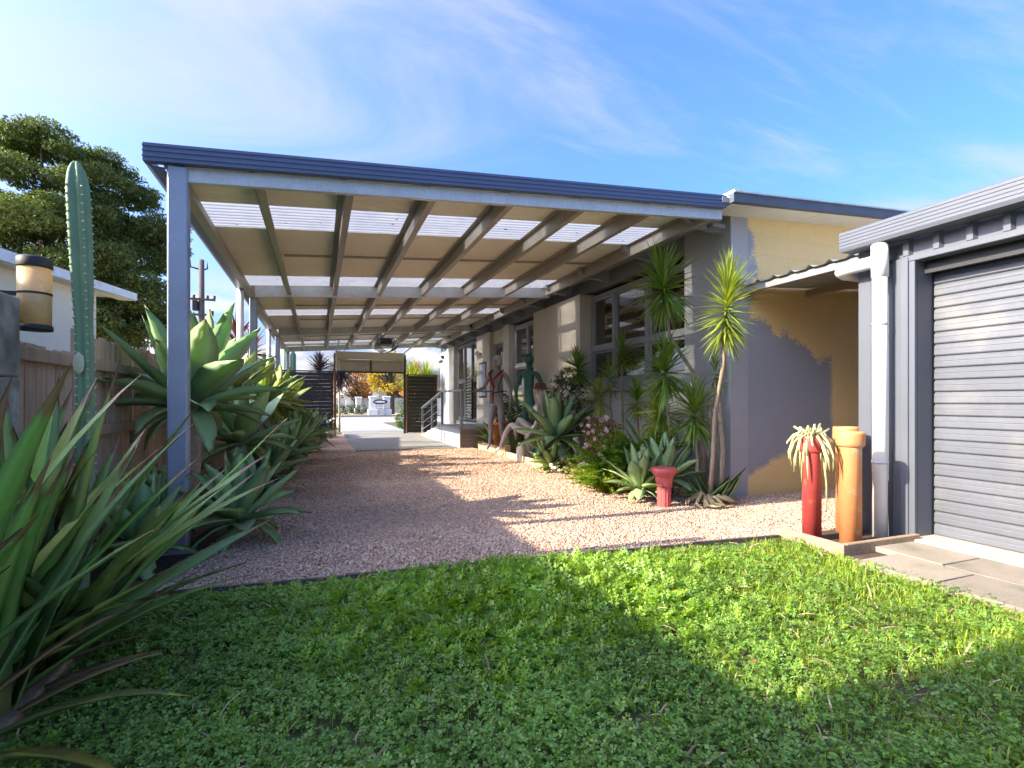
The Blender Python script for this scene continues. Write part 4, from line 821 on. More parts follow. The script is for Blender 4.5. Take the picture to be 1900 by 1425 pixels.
# threshold slab and pavers
tag(MB().bbox(3.81, 4.3, -2.0, 2.36, -.05, .055, .01).build('threshold_slab', slab_m), kind='structure')
pv = tag(MB().box(3.02, 3.808, -0.6, 2.36, -.06, .008).build('paving_bed', soil_m), kind='structure')
pmesh = {}
rr = random.Random(3)
for c_ in range(2):
    for r_ in range(7):
        key = (c_, r_ % 3)
        if key not in pmesh:
            me = MB().bbox(-.189, .189, -.203, .203, 0, .036, .003).mesh('paver'); me.materials.append(paver_m); pmesh[key] = me
        y_ = 2.13 - r_ * .42 + (0.0 if c_ else -.17)
        link('paver', pmesh[key], paver_m, pv, (3.225 + c_ * .39, y_, .004 + rr.uniform(0, .006)), (rr.uniform(-.012, .012), rr.uniform(-.012, .012), rr.uniform(-.015, .015)))
# timber frame around the clay pipes
fr = thing('planter_frame', 'low timber edging frame around the tall clay pipes', 'edging', (3.5, 2.55, 0)); FO = fr.location
MB().bbox(3.13, 3.16, 2.31, 2.80, 0, .085, .005).build('board', timber_edge, fr, off=FO); MB().bbox(3.162, 3.88, 2.31, 2.345, 0, .085, .005).build('board', timber_edge, fr, off=FO)
MB().box(3.165, 3.88, 2.348, 2.80, -.02, .02).build('soil', soil_m, fr, off=FO)
def clay_pipe(name, label, loc, r, h, m, collar=True):
    t = thing(name, label, 'clay pipe', loc)
    MB().lathe([(r, 0), (r, h - .12), (r * 1.02, h - .115), (r * 1.06, h - .10)] if collar else [(r, 0), (r * 1.0, h - .06), (r * 1.04, h - .05)], 28).build('shaft', m, t, True)
    z0 = h - .105 if collar else h - .055
    MB().lathe([(r * 1.05, z0), (r * 1.26, z0 + .012), (r * 1.29, z0 + .03), (r * 1.29, h - .015), (r * 1.24, h), (r * 1.05, h), (r * 1.0, h - .03), (.005, h - .04)], 28).build('rim', m, t, True); return t
clay_pipe('clay_pipe', 'tall orange clay pipe nearest the white downpipe', (3.435, 2.485, .02), .067, .77, orange_pot)
clay_pipe('clay_pipe', 'tall orange clay pipe standing behind the front orange one', (3.71, 2.72, .02), .066, .79, orange_pot)
clay_pipe('clay_pipe', 'tall red painted clay pipe holding a trailing cactus', (3.285, 2.66, .02), .061, .72, red_pot)
def trailing():
    t = thing('trailing_cactus', 'pale trailing cactus spilling over the red clay pipe', 'cactus', (3.285, 2.66, .72)); rr = random.Random(5)
    m = mat('pale_trailing_stem', (0.48, 0.42, 0.20), 0.6, var=0.2, ns=14, objr=0.2)
    for i in range(70):
        a = rr.uniform(0, 6.28); L = rr.uniform(.05, .17); up = rr.uniform(.02, .10); d = rr.uniform(.03, .19) if rr.random() < .7 else rr.uniform(.12, .30)
        if i == 0: a, L, d, up = R(-65), .09, .50, .02
        if i == 1: a, L, d, up = R(-20), .22, .22, .04
        p = [(0.03 * math.cos(a), .03 * math.sin(a), 0), (L * .4 * math.cos(a), L * .4 * math.sin(a), up), (L * .8 * math.cos(a), L * .8 * math.sin(a), up * .5 - d * .2), (L * math.cos(a + .1), L * math.sin(a + .1), -d * .6), (L * 1.0 * math.cos(a + .15), L * 1.0 * math.sin(a + .15), -d)]
        if rr.random() < .35 and i > 1: p = [(0.03 * math.cos(a), .03 * math.sin(a), 0), (L * .4 * math.cos(a), L * .4 * math.sin(a), up * .7), (L * .8 * math.cos(a), L * .8 * math.sin(a), up * 1.2)]
        MB().tube(p, [.007, .008, .0085, .007, .003][:len(p)], 6).build('stem', m, t, True)
trailing()

# ------------------------------------------------------------------ lawn edging boards
le = thing('lawn_edging', 'dark timber edging board between gravel and lawn', 'edging', (1.1, EDGE(1.1), 0)); LO = le.location
xx = -0.86; rr = random.Random(8)
while xx < 3.1:
    b = min(xx + rr.uniform(.9, 1.3), 3.12); ya, yb = EDGE(xx), EDGE(b)
    MB().add([(xx,ya-.012,0),(b,yb-.012,0),(b,yb+.010,0),(xx,ya+.010,0),(xx,ya-.012,.040),(b,yb-.012,.034),(b,yb+.010,.034),(xx,ya+.010,.040)], [(0,3,2,1),(4,5,6,7),(0,1,5,4),(1,2,6,5),(2,3,7,6),(3,0,4,7)]).build('board', timber_edge_dark, le, off=LO); xx = b + .004
be = thing('bed_edging', 'grey timber sleeper edging the flax bed beside the lawn', 'edging', (-0.86, 2, 0)); BO = be.location
MB().bbox(-.90, -.845, 0.6, 1.9, 0, .06, .008).build('board', timber_edge, be, off=BO); MB().bbox(-.90, -.845, 1.905, 3.03, 0, .06, .008).build('board', timber_edge, be, off=BO)

# ------------------------------------------------------------------ left fence, pillar, lantern, cactus
fence = thing('paling_fence', 'weathered timber paling fence behind the agaves', 'fence', (-1.38, 3.0, 0)); NO = fence.location
rr = random.Random(11); pm_ = []
for v in range(4):
    h = 1.0; me = MB().add([(0,0,0),(.018,0,0),(.018,.096,0),(0,.096,0),(0,.004 * v,h),(.018,.004 * v,h),(.018,.096 - .003 * v,h - .004 * v),(0,.096 - .003 * v,h - .004 * v)], [(0,3,2,1),(4,5,6,7),(0,1,5,4),(1,2,6,5),(2,3,7,6),(3,0,4,7)]).mesh('paling'); me.materials.append(timber_old); pm_.append(me)
y_ = 3.02
while y_ < 15.8:
    link('paling', rr.choice(pm_), timber_old, fence, (-1.385 + rr.uniform(0, .004) - NO.x, y_ - NO.y, .03), (0, 0, rr.uniform(-.02, .02)), (1, 1, 1.26 + rr.uniform(-.02, .025) + (0.14 if y_ > 3.7 else 0))); y_ += .102 + rr.uniform(0, .006)
for z in (.28, .78, 1.20): MB().bbox(-1.366, -1.325, 3.0, 15.8, z, z + .07, .004).build('rail', timber_old, fence, off=NO)
for i in range(6): MB().bbox(-1.45, -1.39, 3.1 + i * 2.4, 3.2 + i * 2.4, 0, 1.42, .005).build('post', timber_old, fence, off=NO)
pil = thing('block_pillar', 'mossy grey block pillar at the end of the paling fence', 'pillar', (-1.43, 2.86, 0))
for i in range(4): MB().bbox(-.28, .15, -.10, .13, i * .37, i * .37 + .365, .008).build('block', conc_block, pil)
lan = thing('fence_lantern', 'amber cylinder lantern with dark cap strapped to the block pillar', 'lantern', (-1.27, 3.09, 1.33))
MB().lathe([(.066, .008), (.069, .011), (.069, .030), (.062, .034)], 24).build('base', dark_m, lan, True); MB().lathe([(.063, .034), (.064, .305)], 24).build('shade', lamp_amber, lan, True)
MB().lathe([(.067, .305), (.068, .31), (.068, .348), (.058, .358), (.005, .36)], 24).build('cap', dark_m, lan, True)
MB().lathe([(.0650, .178), (.066, .180), (.066, .186), (.0650, .188)], 24).build('band', dark_m, lan, True); MB().box(-.14, -.06, -.012, .012, .172, .190).build('strap', dark_m, lan)

def column_cactus(label, x, y, h, r):
    t = thing('column_cactus', label, 'cactus', (x, y, 0)); rr = random.Random(2); n = 42; m = 40; V = []; F = []
    for j in range(m):
        q = j / (m - 1); q = q if q < .6 else .6 + .4 * (1 - (1 - (q - .6) / .4) ** 1.5); z = h * q
        rad = r * (0.86 + 0.10 * math.sin(q * 9) + 0.14 * q) * (1 if q < .93 else math.sqrt(max(1 - ((q - .93) / .072) ** 2, 0.02)))
        if 0.60 < q < 0.66: rad *= 0.93
        cx = 0.028 * math.sin(q * 3.2) ; cy = .01 * math.sin(q * 5)
        for k in range(n):
            a = 2 * PI * k / n + .35; rr_ = rad * (0.66 + 0.36 * abs(math.cos((a - .35) * 2.5)) ** 1.1); V.append((cx + rr_ * math.cos(a), cy + rr_ * math.sin(a), z))
    for j in range(m - 1):
        for k in range(n): F.append((j*n+k, j*n+(k+1) % n, (j+1)*n+(k+1) % n, (j+1)*n+k))
    F.append(tuple(range((m-1)*n, m*n))); MB().add(V, F).build('column', cactus_m, t, True)
    sp_ = MB()
    for k in range(5):
        a = 2 * PI * k / 5 + .35
        for j in range(34):
            q = 0.30 + .66 * j / 34; z = q * h; rad = r * (0.86 + 0.10 * math.sin(q * 9) + 0.14 * q); cx = .028 * math.sin(q * 3.2); cy = .01 * math.sin(q * 5)
            p = Vector((cx + rad * math.cos(a), cy + rad * math.sin(a), z)); d = Vector((math.cos(a), math.sin(a), 0)); s = Vector((-math.sin(a), math.cos(a), 0)) * .005
            b = len(sp_.v); sp_.add([p - s - Vector((0, 0, .004)), p + s - Vector((0, 0, .004)), p + s + Vector((0, 0, .005)), p - s + Vector((0, 0, .005)), p + d * .010], [(0, 1, 4), (1, 2, 4), (2, 3, 4), (3, 0, 4)])
    o = sp_.build('areoles', spine_m, t); o['kind'] = 'stuff'
    sc = MB().lathe([(.001, -.05), (.02, -.03), (.024, 0), (.02, .04), (.001, .06)], 10).build('scar', spine_m, t, True); sc.location = (.02, -r * .85, 1.18); sc.scale = (1, .35, 1); return t
column_cactus('tall ribbed green column cactus beside the amber lantern', -1.11, 3.10, 2.17, .046)

# flax clump, each strap leaf a part
def flax():
    t = thing('flax_plant', 'big clump of long green flax straps in the left foreground', 'flax', (-1.0, 2.22, 0)); rr = random.Random(21)
    def lf(base, L, W, pitch, yaw, bend, m, twist=0.0, side=0.0, sd=0):
        me = leaf_mesh('flax_leaf', L, W, bend, 0.35, 12, 'strap', 0.006, twist, side, sd); me.materials.append(m)
        link('leaf', me, m, t, base, (R(rr.uniform(-25, 25)), -R(pitch), R(yaw)))
    k = 0
    for i in range(84):
        q = rr.random(); yaw = rr.uniform(-75, 140); outward = rr.uniform(0, 1)
        bx, by = rr.uniform(-.22, .12), rr.uniform(-.55, .38)
        pitch = rr.uniform(48, 88) if rr.random() < .9 else rr.uniform(25, 48); L = rr.uniform(.70, 1.22) * (1.0 if pitch > 48 else .68); bend = -rr.uniform(.02, .5)
        yaw = rr.choice((rr.uniform(-100, -20), rr.uniform(70, 150), rr.uniform(-20, 60))) if pitch > 48 else rr.uniform(-60, 50)
        m = flax_m if rr.random() < .58 else flax_b if rr.random() < .72 else flax_y
        lf((bx, by, rr.uniform(0, .05)), L, rr.uniform(.062, .10), pitch, yaw, bend, m, rr.uniform(-.5, .5), rr.uniform(-.12, .12), i)
    # the long ones that lean over the gravel and the lawn
    for (b, L, W, p, yw, bd, m) in (((.0, .25, .02), 0.98, .085, 46, 38, -.15, flax_m), ((.02, .3, .02), 1.02, .08, 40, 32, -.1, flax_m), ((.03, .15, .02), 0.92, .085, 34, 18, -.25, flax_b), ((.05, .2, .02), 0.72, .075, 34, 10, -.45, flax_m), ((.05, .3, .02), 0.66, .075, 32, 30, -.35, flax_b),
                                    ((.08, -.35, .02), .62, .06, 30, -8, -.75, flax_y), ((.08, -.45, .03), .6, .085, 20, -20, -.8, flax_y), ((.05, -.1, .02), .80, .085, 40, 5, -.6, flax_m), ((.04, .05, .02), 1.1, .09, 52, 20, -.35, flax_b), ((0, -.2, .02), 1.0, .095, 58, 30, -.3, flax_m), ((0, -.05, .02), 1.0, .095, 66, 45, -.2, flax_m),
                                    ((.05, .33, .02), .36, .04, 20, 12, -.2, flax_y), ((.05, .1, .03), .36, .03, 20, 5, -.3, flax_d), ((.1, -.1, .03), .40, .035, 24, 0, -.45, flax_d), ((.08, -.25, .02), .45, .04, 30, 8, -.5, flax_d), ((.0, -.3, .02), .6, .05, 50, 20, -.7, flax_d)):
        lf(b, L, W, p, yw, bd, m, rr.uniform(-.3, .3), 0, k); k += 1
flax()

# ------------------------------------------------------------------ agaves by the fence
agave('largest agave, its rosette raised on a trunk behind the front carport post', (-0.93, 4.62, 0), 1.02, .78, 34, agave_m, 31, stem=.075, lo=-14, hi=82)
agave('blue-green agave leaning over the gravel behind the large raised agave', (-0.72, 5.75, 0), .62, .62, 30, agave_m, 32, stem=.06, lo=-28, hi=80)
agave('low agave at the foot of the front carport post by the gravel', (-0.52, 4.02, 0), .20, .50, 30, agave_m, 33, lo=-12, hi=82)
agave('blue-green agave low behind the flax straps', (-0.98, 3.58, 0), .16, .46, 24, agave_m, 44, lo=-5, hi=78)
agave('small agave tucked behind the front carport post in shade', (-1.02, 4.08, 0), .18, .44, 20, agave_m, 34, lo=-10, hi=80)
agave('sunlit yellow-green agave on the tall bank by the second post', (-0.98, 6.9, 0), 1.10, .62, 28, agave_y, 35, stem=.07, lo=-25, hi=82)
agave('sunlit yellow-green agave beside the white downpipe', (-0.75, 7.9, 0), 1.02, .62, 28, agave_y, 36, stem=.07, lo=-25, hi=82)
agave('sunlit yellow-green agave farther along the fence', (-0.70, 9.1, 0), 1.0, .66, 28, agave_y, 37, stem=.07, lo=-25, hi=82)
agave('sunlit yellow-green agave nearest the charcoal screen', (-0.62, 10.6, 0), .92, .62, 26, agave_y, 38, stem=.07, lo=-25, hi=82)
agave('low green agave at the gravel edge under the leaning agave', (-0.50, 6.1, 0), .22, .46, 26, agave_m, 39, lo=-10, hi=80)
agave('green agave at the gravel edge below the sunlit bank', (-0.42, 7.3, 0), .30, .52, 26, agave_m, 40, lo=-15, hi=80)
agave('green agave at the gravel edge halfway to the screen', (-0.32, 8.9, 0), .35, .56, 26, agave_m, 41, lo=-15, hi=80)
agave('low agave near the end of the gravel before the screen', (-0.18, 10.8, 0), .34, .58, 26, agave_m, 42, lo=-15, hi=80)
agave('farthest low agave in front of the charcoal screen', (-0.18, 13.0, 0), .30, .55, 24, agave_m, 43, lo=-15, hi=80)
def stalk_plant(label, loc, z, n, Lr, w, m, seed, lean=(0, 0), stem=.03, elong=.2, droop=.45, lo=-50, name='spiky_plant', mid=None, smat=None):
    t = thing(name, label, 'spiky plant', loc); top = (lean[0], lean[1], z)
    mm = mid or (lean[0] * .35, lean[1] * .35)
    MB().tube([(0, 0, 0), (mm[0] * .6, mm[1] * .6, z * .3), (mm[0], mm[1], z * .55), (lean[0] * .85, lean[1] * .85, z * .8), top], [stem * 1.25, stem, stem * .9, stem * .85, stem * .8], 8).build('trunk', smat or stem_m, t, True)
    spiky(t, (lean[0], lean[1], z + elong * .4), (lean[0] * .3 + .001, lean[1] * .3, 1), n, Lr, w, m, seed, droop, elong, lo=lo); return t
stalk_plant('red-brown strap plant rising beside the second carport post', (-1.15, 8.6, 0), 1.75, 90, (.3, .5), .035, drac_r, 51, name='strap_plant')
stalk_plant('red-brown strap plant near the third carport post', (-1.2, 11.0, 0), 1.85, 90, (.3, .55), .035, drac_r, 52, name='strap_plant')
stalk_plant('dark purple strap plant above the charcoal screen', (0.02, 17.1, 0), 1.92, 150, (.45, .65), .05, drac_p, 53, lo=-20, name='strap_plant')
stalk_plant('dark drooping strap plant hanging inside the garage opening', (0.62, 17.6, 0), 1.95, 200, (.5, .8), .05, drac_p, 54, lo=-80, droop=1.1, name='strap_plant')
stalk_plant('light green strap plant above the olive gate', (2.9, 17.2, 0), 1.55, 240, (.5, .9), .03, drac_y, 55, lo=0, name='strap_plant')
stalk_plant('second light green strap plant above the olive gate by the house', (3.45, 17.5, 0), 1.55, 240, (.5, .9), .03, drac_y, 56, lo=0, name='strap_plant')
stalk_plant('red flowering strap plant between the light green ones above the gate', (3.2, 18.2, 0), 1.8, 80, (.4, .7), .04, mat('red_bract', (0.42, 0.07, 0.05), 0.6, fine=0, island=0.3), 57, lo=20, name='strap_plant')
def thin_cactus(label, x, y, h, r):
    t = thing('column_cactus', label, 'cactus', (x, y, 0)); MB().lathe([(r, 0), (r * 1.05, h * .5), (r, h - .1), (r * .7, h - .03), (.004, h)], 18, flute=lambda q, z: .82 + .18 * abs(math.cos(q * 3))).build('column', cactus_m, t, True)
    MB().lathe([(r * .6, h * .55), (r * .75, h * .6), (r * .75, h * .9), (.004, h * .96)], 14, c=(r * 1.9, 0), flute=lambda q, z: .82 + .18 * abs(math.cos(q * 3))).build('arm', cactus_m, t, True); return t
thin_cactus('slim column cactus behind the third carport post', -1.15, 12.6, 2.1, .09)
thin_cactus('slim pale column cactus beside the far end of the carport', -0.95, 17.0, 2.7, .11)
# stones and small pot by the screen
def stone(x, y, s, sd, label):
    rr = random.Random(sd); v, q, t_ = [], [], []
    me = MB().lathe([(.005, 0), (.8, .08), (1, .4), (.8, .75), (.4, .95), (.005, 1)], 10).mesh('field_stone', True)
    for vv in me.vertices: vv.co = Vector((vv.co.x * rr.uniform(.8, 1.15), vv.co.y * rr.uniform(.8, 1.15), vv.co.z * rr.uniform(.9, 1.1)))
    o = link('field_stone', me, stone_m, None, (x, y, 0), (0, 0, rr.uniform(0, 6)), (s * 1.3, s, s * .9)); tag(o, label, 'stone', 'stones at the foot of the charcoal screen')
for i, (x, y, s, l) in enumerate(((-0.25, 15.2, .18, 'leftmost brown field stone below the charcoal screen'), (0.0, 15.3, .22, 'larger brown field stone in the middle below the charcoal screen'), (0.22, 15.2, .17, 'brown field stone nearest the garage jamb'))): stone(x, y, s, i + 60, l)
pt = thing('potted_plant', 'small potted plant with pale flowers beside the garage jamb', 'potted plant', (0.30, 14.75, 0))
MB().lathe([(.09, 0), (.13, .22), (.14, .24), (.12, .24), (.10, .2)], 16).build('pot', cream_pot, pt, True); spiky(pt, (0, 0, .24), (0, 0, 1), 60, (.15, .35), .03, bush_m, 5, name='foliage')
for i in range(3): MB().lathe([(.004, -.03), (.03, -.01), (.035, .02), (.004, .04)], 8).build('flower', petal_m, pt, True, (-.08 + .08 * i, .03 * i, -.52 + .04 * i))

# ------------------------------------------------------------------ garden against the house
agave('big dark green agave in the house bed in front of the seated figure', (3.24, 6.75, 0), .52, .72, 32, agave_m, 71, stem=.07, lo=-30, hi=82)
agave('pale sunlit agave at its foot spilling onto the gravel', (3.06, 6.55, 0), .12, .40, 22, agave_y, 72, lo=-12, hi=70)
agave('pale grey-green agave left of the red fluted pedestal', (3.00, 4.32, 0), .17, .44, 26, agave_p, 73, lo=-12, hi=80)
agave('green agave behind the red fluted pedestal', (3.28, 4.30, 0), .24, .46, 22, agave_m, 74, lo=-10, hi=80)
stalk_plant('tall leaning spiky palm shaded under the carport edge', (3.72, 4.25, 0), 2.10, 240, (.34, .50), .022, drac_m, 81, lean=(-.33, .22), mid=(-.02, 0), stem=.021, elong=.22, lo=-55)
stalk_plant('tall sunlit spiky palm in front of the house corner', (3.55, 3.98, 0), 1.66, 420, (.22, .37), .016, drac_y, 82, lean=(-.17, -.40), mid=(-.02, -.10), stem=.020, elong=.40, lo=-55, droop=.25)
stalk_plant('spiky palm with its crown below the shaded tall one', (3.60, 4.60, 0), 1.22, 220, (.30, .46), .022, drac_m, 83, lean=(-.20, -.15), stem=.018)
stalk_plant('low spiky palm crown nearest the red pedestal', (3.62, 4.22, 0), .78, 200, (.26, .42), .020, drac_m, 84, lean=(-.06, -.02), stem=.018)
stalk_plant('spiky palm crown between the tall stems and the ferns', (3.62, 4.72, 0), .82, 200, (.26, .40), .020, drac_y, 85, lean=(-.07, 0), stem=.016)
stalk_plant('spiky palm reaching over the white flowered bush', (3.80, 6.75, 0), 1.40, 200, (.24, .38), .022, drac_m, 86, lean=(-.10, .2), stem=.022)
stalk_plant('small spiky crown in front of the lower window pane', (3.88, 6.0, 0), 1.52, 120, (.20, .32), .022, drac_m, 87, lean=(-.02, 0), stem=.018)
stalk_plant('smallest spiky crown below the window sill', (3.78, 6.05, 0), 1.20, 80, (.16, .26), .018, drac_m, 88, lean=(-.08, 0), stem=.015)
stalk_plant('light spiky crown above the orange tinged bush', (3.66, 6.15, 0), .96, 120, (.20, .32), .018, drac_y, 89, lean=(-.12, -.1), stem=.016)
stalk_plant('spiky crown against the grey wall beside the window sill', (3.75, 5.4, 0), .92, 120, (.20, .32), .020, drac_m, 90, lean=(-.06, 0), stem=.018)
stalk_plant('spiky crown low between the ferns and the grey wall', (3.72, 5.05, 0), .66, 130, (.2, .34), .020, drac_m, 92, stem=.018)
stalk_plant('thin young spiky stem against the house corner', (3.80, 4.18, 0), 1.22, 50, (.12, .22), .018, drac_m, 91, stem=.014)
for i, (x, y) in enumerate(((3.76, 4.05), (3.70, 4.12))):
    tag(MB().tube([(x, y, 0), (x + .02, y, .5), (x - .01, y + .02, 1.0)], [.030, .027, .024], 9).build('bare_trunk', stem_m, None, True), ('thicker bare palm trunk standing by the house corner', 'thinner bare palm trunk beside the thicker one at the corner')[i], 'trunk')

def fern(label, loc, n, L, m, seed, name='foxtail_fern'):
    """plumes: an arching stem set with short needles; one part of joined needles"""
    rg = np.random.default_rng(seed); t = thing(name, label, 'fern', loc); P = []; D = []
    for i in range(n):
        yaw = rg.uniform(0, 6.28); p = rg.uniform(.45, 1.45); ll = L * rg.uniform(.6, 1.1); x = np.zeros(3) + np.array([rg.normal(0, .05), rg.normal(0, .05), 0]); kk = int(60 * ll / .35)
        for j in range(kk):
            u = j / kk; a = p - 0.9 * u * (1.3 - p * .5); d = np.array([math.cos(a) * math.cos(yaw), math.cos(a) * math.sin(yaw), math.sin(a)]); x = x + d * ll / kk
            for _ in range(5): P.append(x.copy()); D.append((rg.uniform(0, 6.28), rg.uniform(-.3, 1.3), 0))
    P = np.array(P); D = np.array(D); k = len(P)
    v, q, tt = scatter([(0, -.08, 0), (0, .08, 0), (.55, .09, .05), (.55, -.09, .05), (1, 0, 0)], [(0, 1, 2, 3)], [(3, 2, 4)], P, rotm(D[:, 0], D[:, 1], D[:, 2]), rg.uniform(.020, .040, k))
    o = link('needles', np_mesh('needles', v, q, tt), m, t); o['kind'] = 'stuff'; return t
fern('bright green foxtail fern behind the pale agave', (3.17, 4.95, .12), 85, .66, fern_m, 95)
fern('second green foxtail fern by the spiky palms', (3.36, 4.78, .28), 70, .60, fern_m, 96)
fern('lime yellow fern at the gravel edge', (2.93, 4.90, .02), 75, .46, fern_l, 97)
fern('small yellow leafy tuft behind the seated figure legs', (3.45, 7.75, .25), 24, .30, fern_l, 98, 'leafy_tuft')

def bush(name, label, loc, blobs, nleaf, ls, m, seed, nfl, fm, cat='bush', stem=True):
    rg = np.random.default_rng(seed); t = thing(name, label, cat, loc); P = []
    for i in range(nleaf):
        b = blobs[rg.integers(len(blobs))]; d = rg.normal(size=3); d /= np.linalg.norm(d); r = rg.uniform(.55, 1.05) ** .7; P.append([b[0] + d[0] * b[3] * r, b[1] + d[1] * b[3] * r, b[2] + d[2] * b[4] * r])
    P = np.array(P); P[:, 2] = np.maximum(P[:, 2], .02); k = len(P)
    v, q, tt = scatter([(0, 0, 0), (.45, -.28, .05), (1, 0, -.05), (.45, .28, .05)], [(0, 1, 2, 3)], [], P, rotm(rg.uniform(0, 6.28, k), rg.normal(.3, .6, k), rg.normal(0, .6, k)), ls * rg.uniform(.6, 1.35, k))
    o = link('foliage', np_mesh('foliage', v, q, tt), m, t); o['kind'] = 'stuff'
    if stem:
        for b in blobs[:5]: MB().tube([(0, 0, 0), (b[0] * .5, b[1] * .5, b[2] * .5), (b[0], b[1], b[2])], [.018, .013, .006], 6).build('stem', bark_m, t, True)
    if nfl:
        fl = MB(); rr = random.Random(seed)
        for i in range(14):
            d = Vector((rr.gauss(0, 1), rr.gauss(0, 1), rr.gauss(0, 1))).normalized(); a = d.orthogonal().normalized(); b2 = d.cross(a); c = d * .75
            fl.add([c + a * .42, c + b2 * .42, c - a * .42, c - b2 * .42, d * 1.02], [(0, 1, 4), (1, 2, 4), (2, 3, 4), (3, 0, 4)])
        me = fl.mesh('flower'); me.materials.append(fm)
        for i in range(nfl):
            b = blobs[rr.randrange(len(blobs))]; d = Vector((rr.gauss(-.5, .8), rr.gauss(-.4, .8), rr.gauss(.3, .7))).normalized()
            link('flower', me, fm, t, (b[0] + d.x * b[3] * 1.02, b[1] + d.y * b[3] * 1.02, max(b[2] + d.z * b[4] * 1.02, .05)), (rr.uniform(0, 3), rr.uniform(0, 3), 0), rr.uniform(.022, .040))
    return t
bush('flowering_bush', 'tall dark bush with white flower clusters below the beige wall panel', (3.62, 7.25, 0), [(0, 0, .75, .30, .30), (-.05, -.2, 1.05, .30, .26), (.0, .15, 1.15, .24, .22), (-.15, .1, .55, .26, .28), (-.05, -.35, .7, .22, .25), (.05, 0, 1.35, .2, .18)], 3000,   .05, bush_m, 101, 80, petal_m)
bush('flowering_bush', 'orange tinged bush with white pink flowers beside the brown jug', (3.38, 5.65, 0), [(0, 0, .40, .24, .24), (-.08, -.10, .58, .24, .22), (.02, .18, .60, .24, .22), (.0, -.3, .42, .18, .22), (-.1, .05, .25, .2, .2)], 3200, .034, bush_o, 102, 50, petal_m)
bush('leafy_shrub', 'dark green shrub behind the grey standing figure', (3.75, 9.4, 0), [(0, 0, .6, .25, .3), (-.05, .2, .8, .22, .24), (0, -.2, .4, .22, .25)], 1200, .06, bush_m, 103, 0, petal_m)
bush('creeping_groundcover', 'creeping variegated plant with pale leaves round the brown jug', (3.10, 5.98, 0), [(0, 0, .08, .18, .08), (.05, .3, .10, .2, .1), (.05, -.2, .15, .14, .14)], 500, .03, mat('cream_edged_leaf', (0.40, 0.40, 0.16), 0.5, fine=0, island=0.5, transl=0.2), 104, 8, petal_m, cat='groundcover', stem=False)
# aloe heap at the corner
al = thing('aloe_plant', 'sprawling aloe with tangled tan stems at the house corner', 'aloe', (3.52, 3.93, 0)); rr = random.Random(9)
for i in range(16):
    a = rr.uniform(PI * .7, PI * 1.9); L = rr.uniform(.16, .34); MB().tube([(rr.uniform(-.1, .1), rr.uniform(-.06, .06), .04), (L * .4 * math.cos(a), L * .4 * math.sin(a), rr.uniform(.06, .13)), (L * .8 * math.cos(a + .3), L * .8 * math.sin(a + .3), rr.uniform(.02, .08)), (L * math.cos(a + .6), L * math.sin(a + .6), rr.uniform(.015, .05))], [.022, .02, .016, .008], 7).build('stem', mat('tan_aloe_stem', (0.40, 0.31, 0.16), 0.7, objr=0.2) if 'tan_aloe_stem' not in MATS else MATS['tan_aloe_stem'], al, True)
vs = agave_variants(flax_b.name, flax_b)
for i in range(20):
    a = rr.uniform(-.6, 3.6); L = rr.uniform(.25, .42); link('leaf', rr.choice(vs[rr.choice((0, 1, 2))]), flax_b, al, (rr.uniform(-.05, .2), rr.uniform(-.05, .1), .04), (0, -R(rr.uniform(10, 60)), a), (L, L * .4, L))

# red fluted pedestal
pd = thing('fluted_pedestal', 'red fluted pedestal pot standing on the gravel by the aloe', 'pedestal', (3.05, 4.02, 0))
flu = lambda q, z: 1 - .07 * (1 if math.cos(q * 10) > .2 else 0)
MB().lathe([(.062, 0), (.064, .02), (.066, .20)], 80, flute=flu).build('shaft', pink_pot, pd)
MB().lathe([(.066, .20), (.075, .205), (.078, .218), (.072, .228), (.078, .24), (.082, .27), (.078, .285), (.085, .292), (.110, .325), (.122, .345), (.122, .375), (.112, .378)], 40).build('capital', pink_pot, pd, True)
MB().lathe([(.005, .370), (.111, .372), (.111, .379), (.10, .376)], 32).build('soil', soil_m, pd)
# brown jug
jg = thing('brown_jug', 'brown glazed jug half hidden at the foot of the orange bush', 'jug', (3.30, 5.88, 0))
MB().lathe([(.10, 0), (.14, .08), (.15, .18), (.11, .27), (.07, .31), (.085, .35), (.07, .35), (.06, .31)], 22).build('body', brown_pot, jg, True); MB().tube([(.12, 0, .24), (.18, 0, .26), (.17, 0, .17), (.14, 0, .13)], .012, 8).build('handle', brown_pot, jg, True)
tp = thing('terracotta_bowl', 'small faded terracotta pot on the gravel before the jug', 'pot', (3.12, 5.82, 0))
MB().lathe([(.08, 0), (.10, .10), (.108, .10), (.108, .13), (.095, .13), (.09, .09)], 20).build('bowl', mat('faded_terracotta', (0.42, 0.22, 0.15), 0.8, var=0.15), tp, True)
spiky(tp, (0, 0, .12), (0, 0, 1), 40, (.06, .14), .03, fern_l, 6, name='foliage')

# ------------------------------------------------------------------ planter and pots and figures
pb = thing('timber_planter', 'low pale timber planter bed along the house wall', 'planter', (3.15, 8.5, 0)); BO2 = pb.location
MB().bbox(3.10, 3.14, 6.95, 8.55, 0, .11, .006).build('board', timber_new, pb, off=BO2); MB().bbox(3.14, 3.18, 8.60, 10.35, 0, .16, .006).build('board', timber_new, pb, off=BO2)
MB().bbox(3.18, 3.85, 10.32, 10.36, 0, .16, .006).build('board', timber_new, pb, off=BO2); MB().bbox(3.08, 3.20, 8.553, 8.597, 0, .22, .006).build('upright', timber_new, pb, off=BO2)
MB().box(3.18, 3.86, 8.6, 10.31, 0, .12).build('mulch', mulch_m, pb, off=BO2); MB().box(3.14, 3.86, 7.0, 8.55, 0, .08).build('mulch', mulch_m, pb, off=BO2)
wc = thing('ceramic_cylinder', 'cream ceramic cylinder standing by the timber planter', 'ceramic pot', (3.12, 7.85, 0))
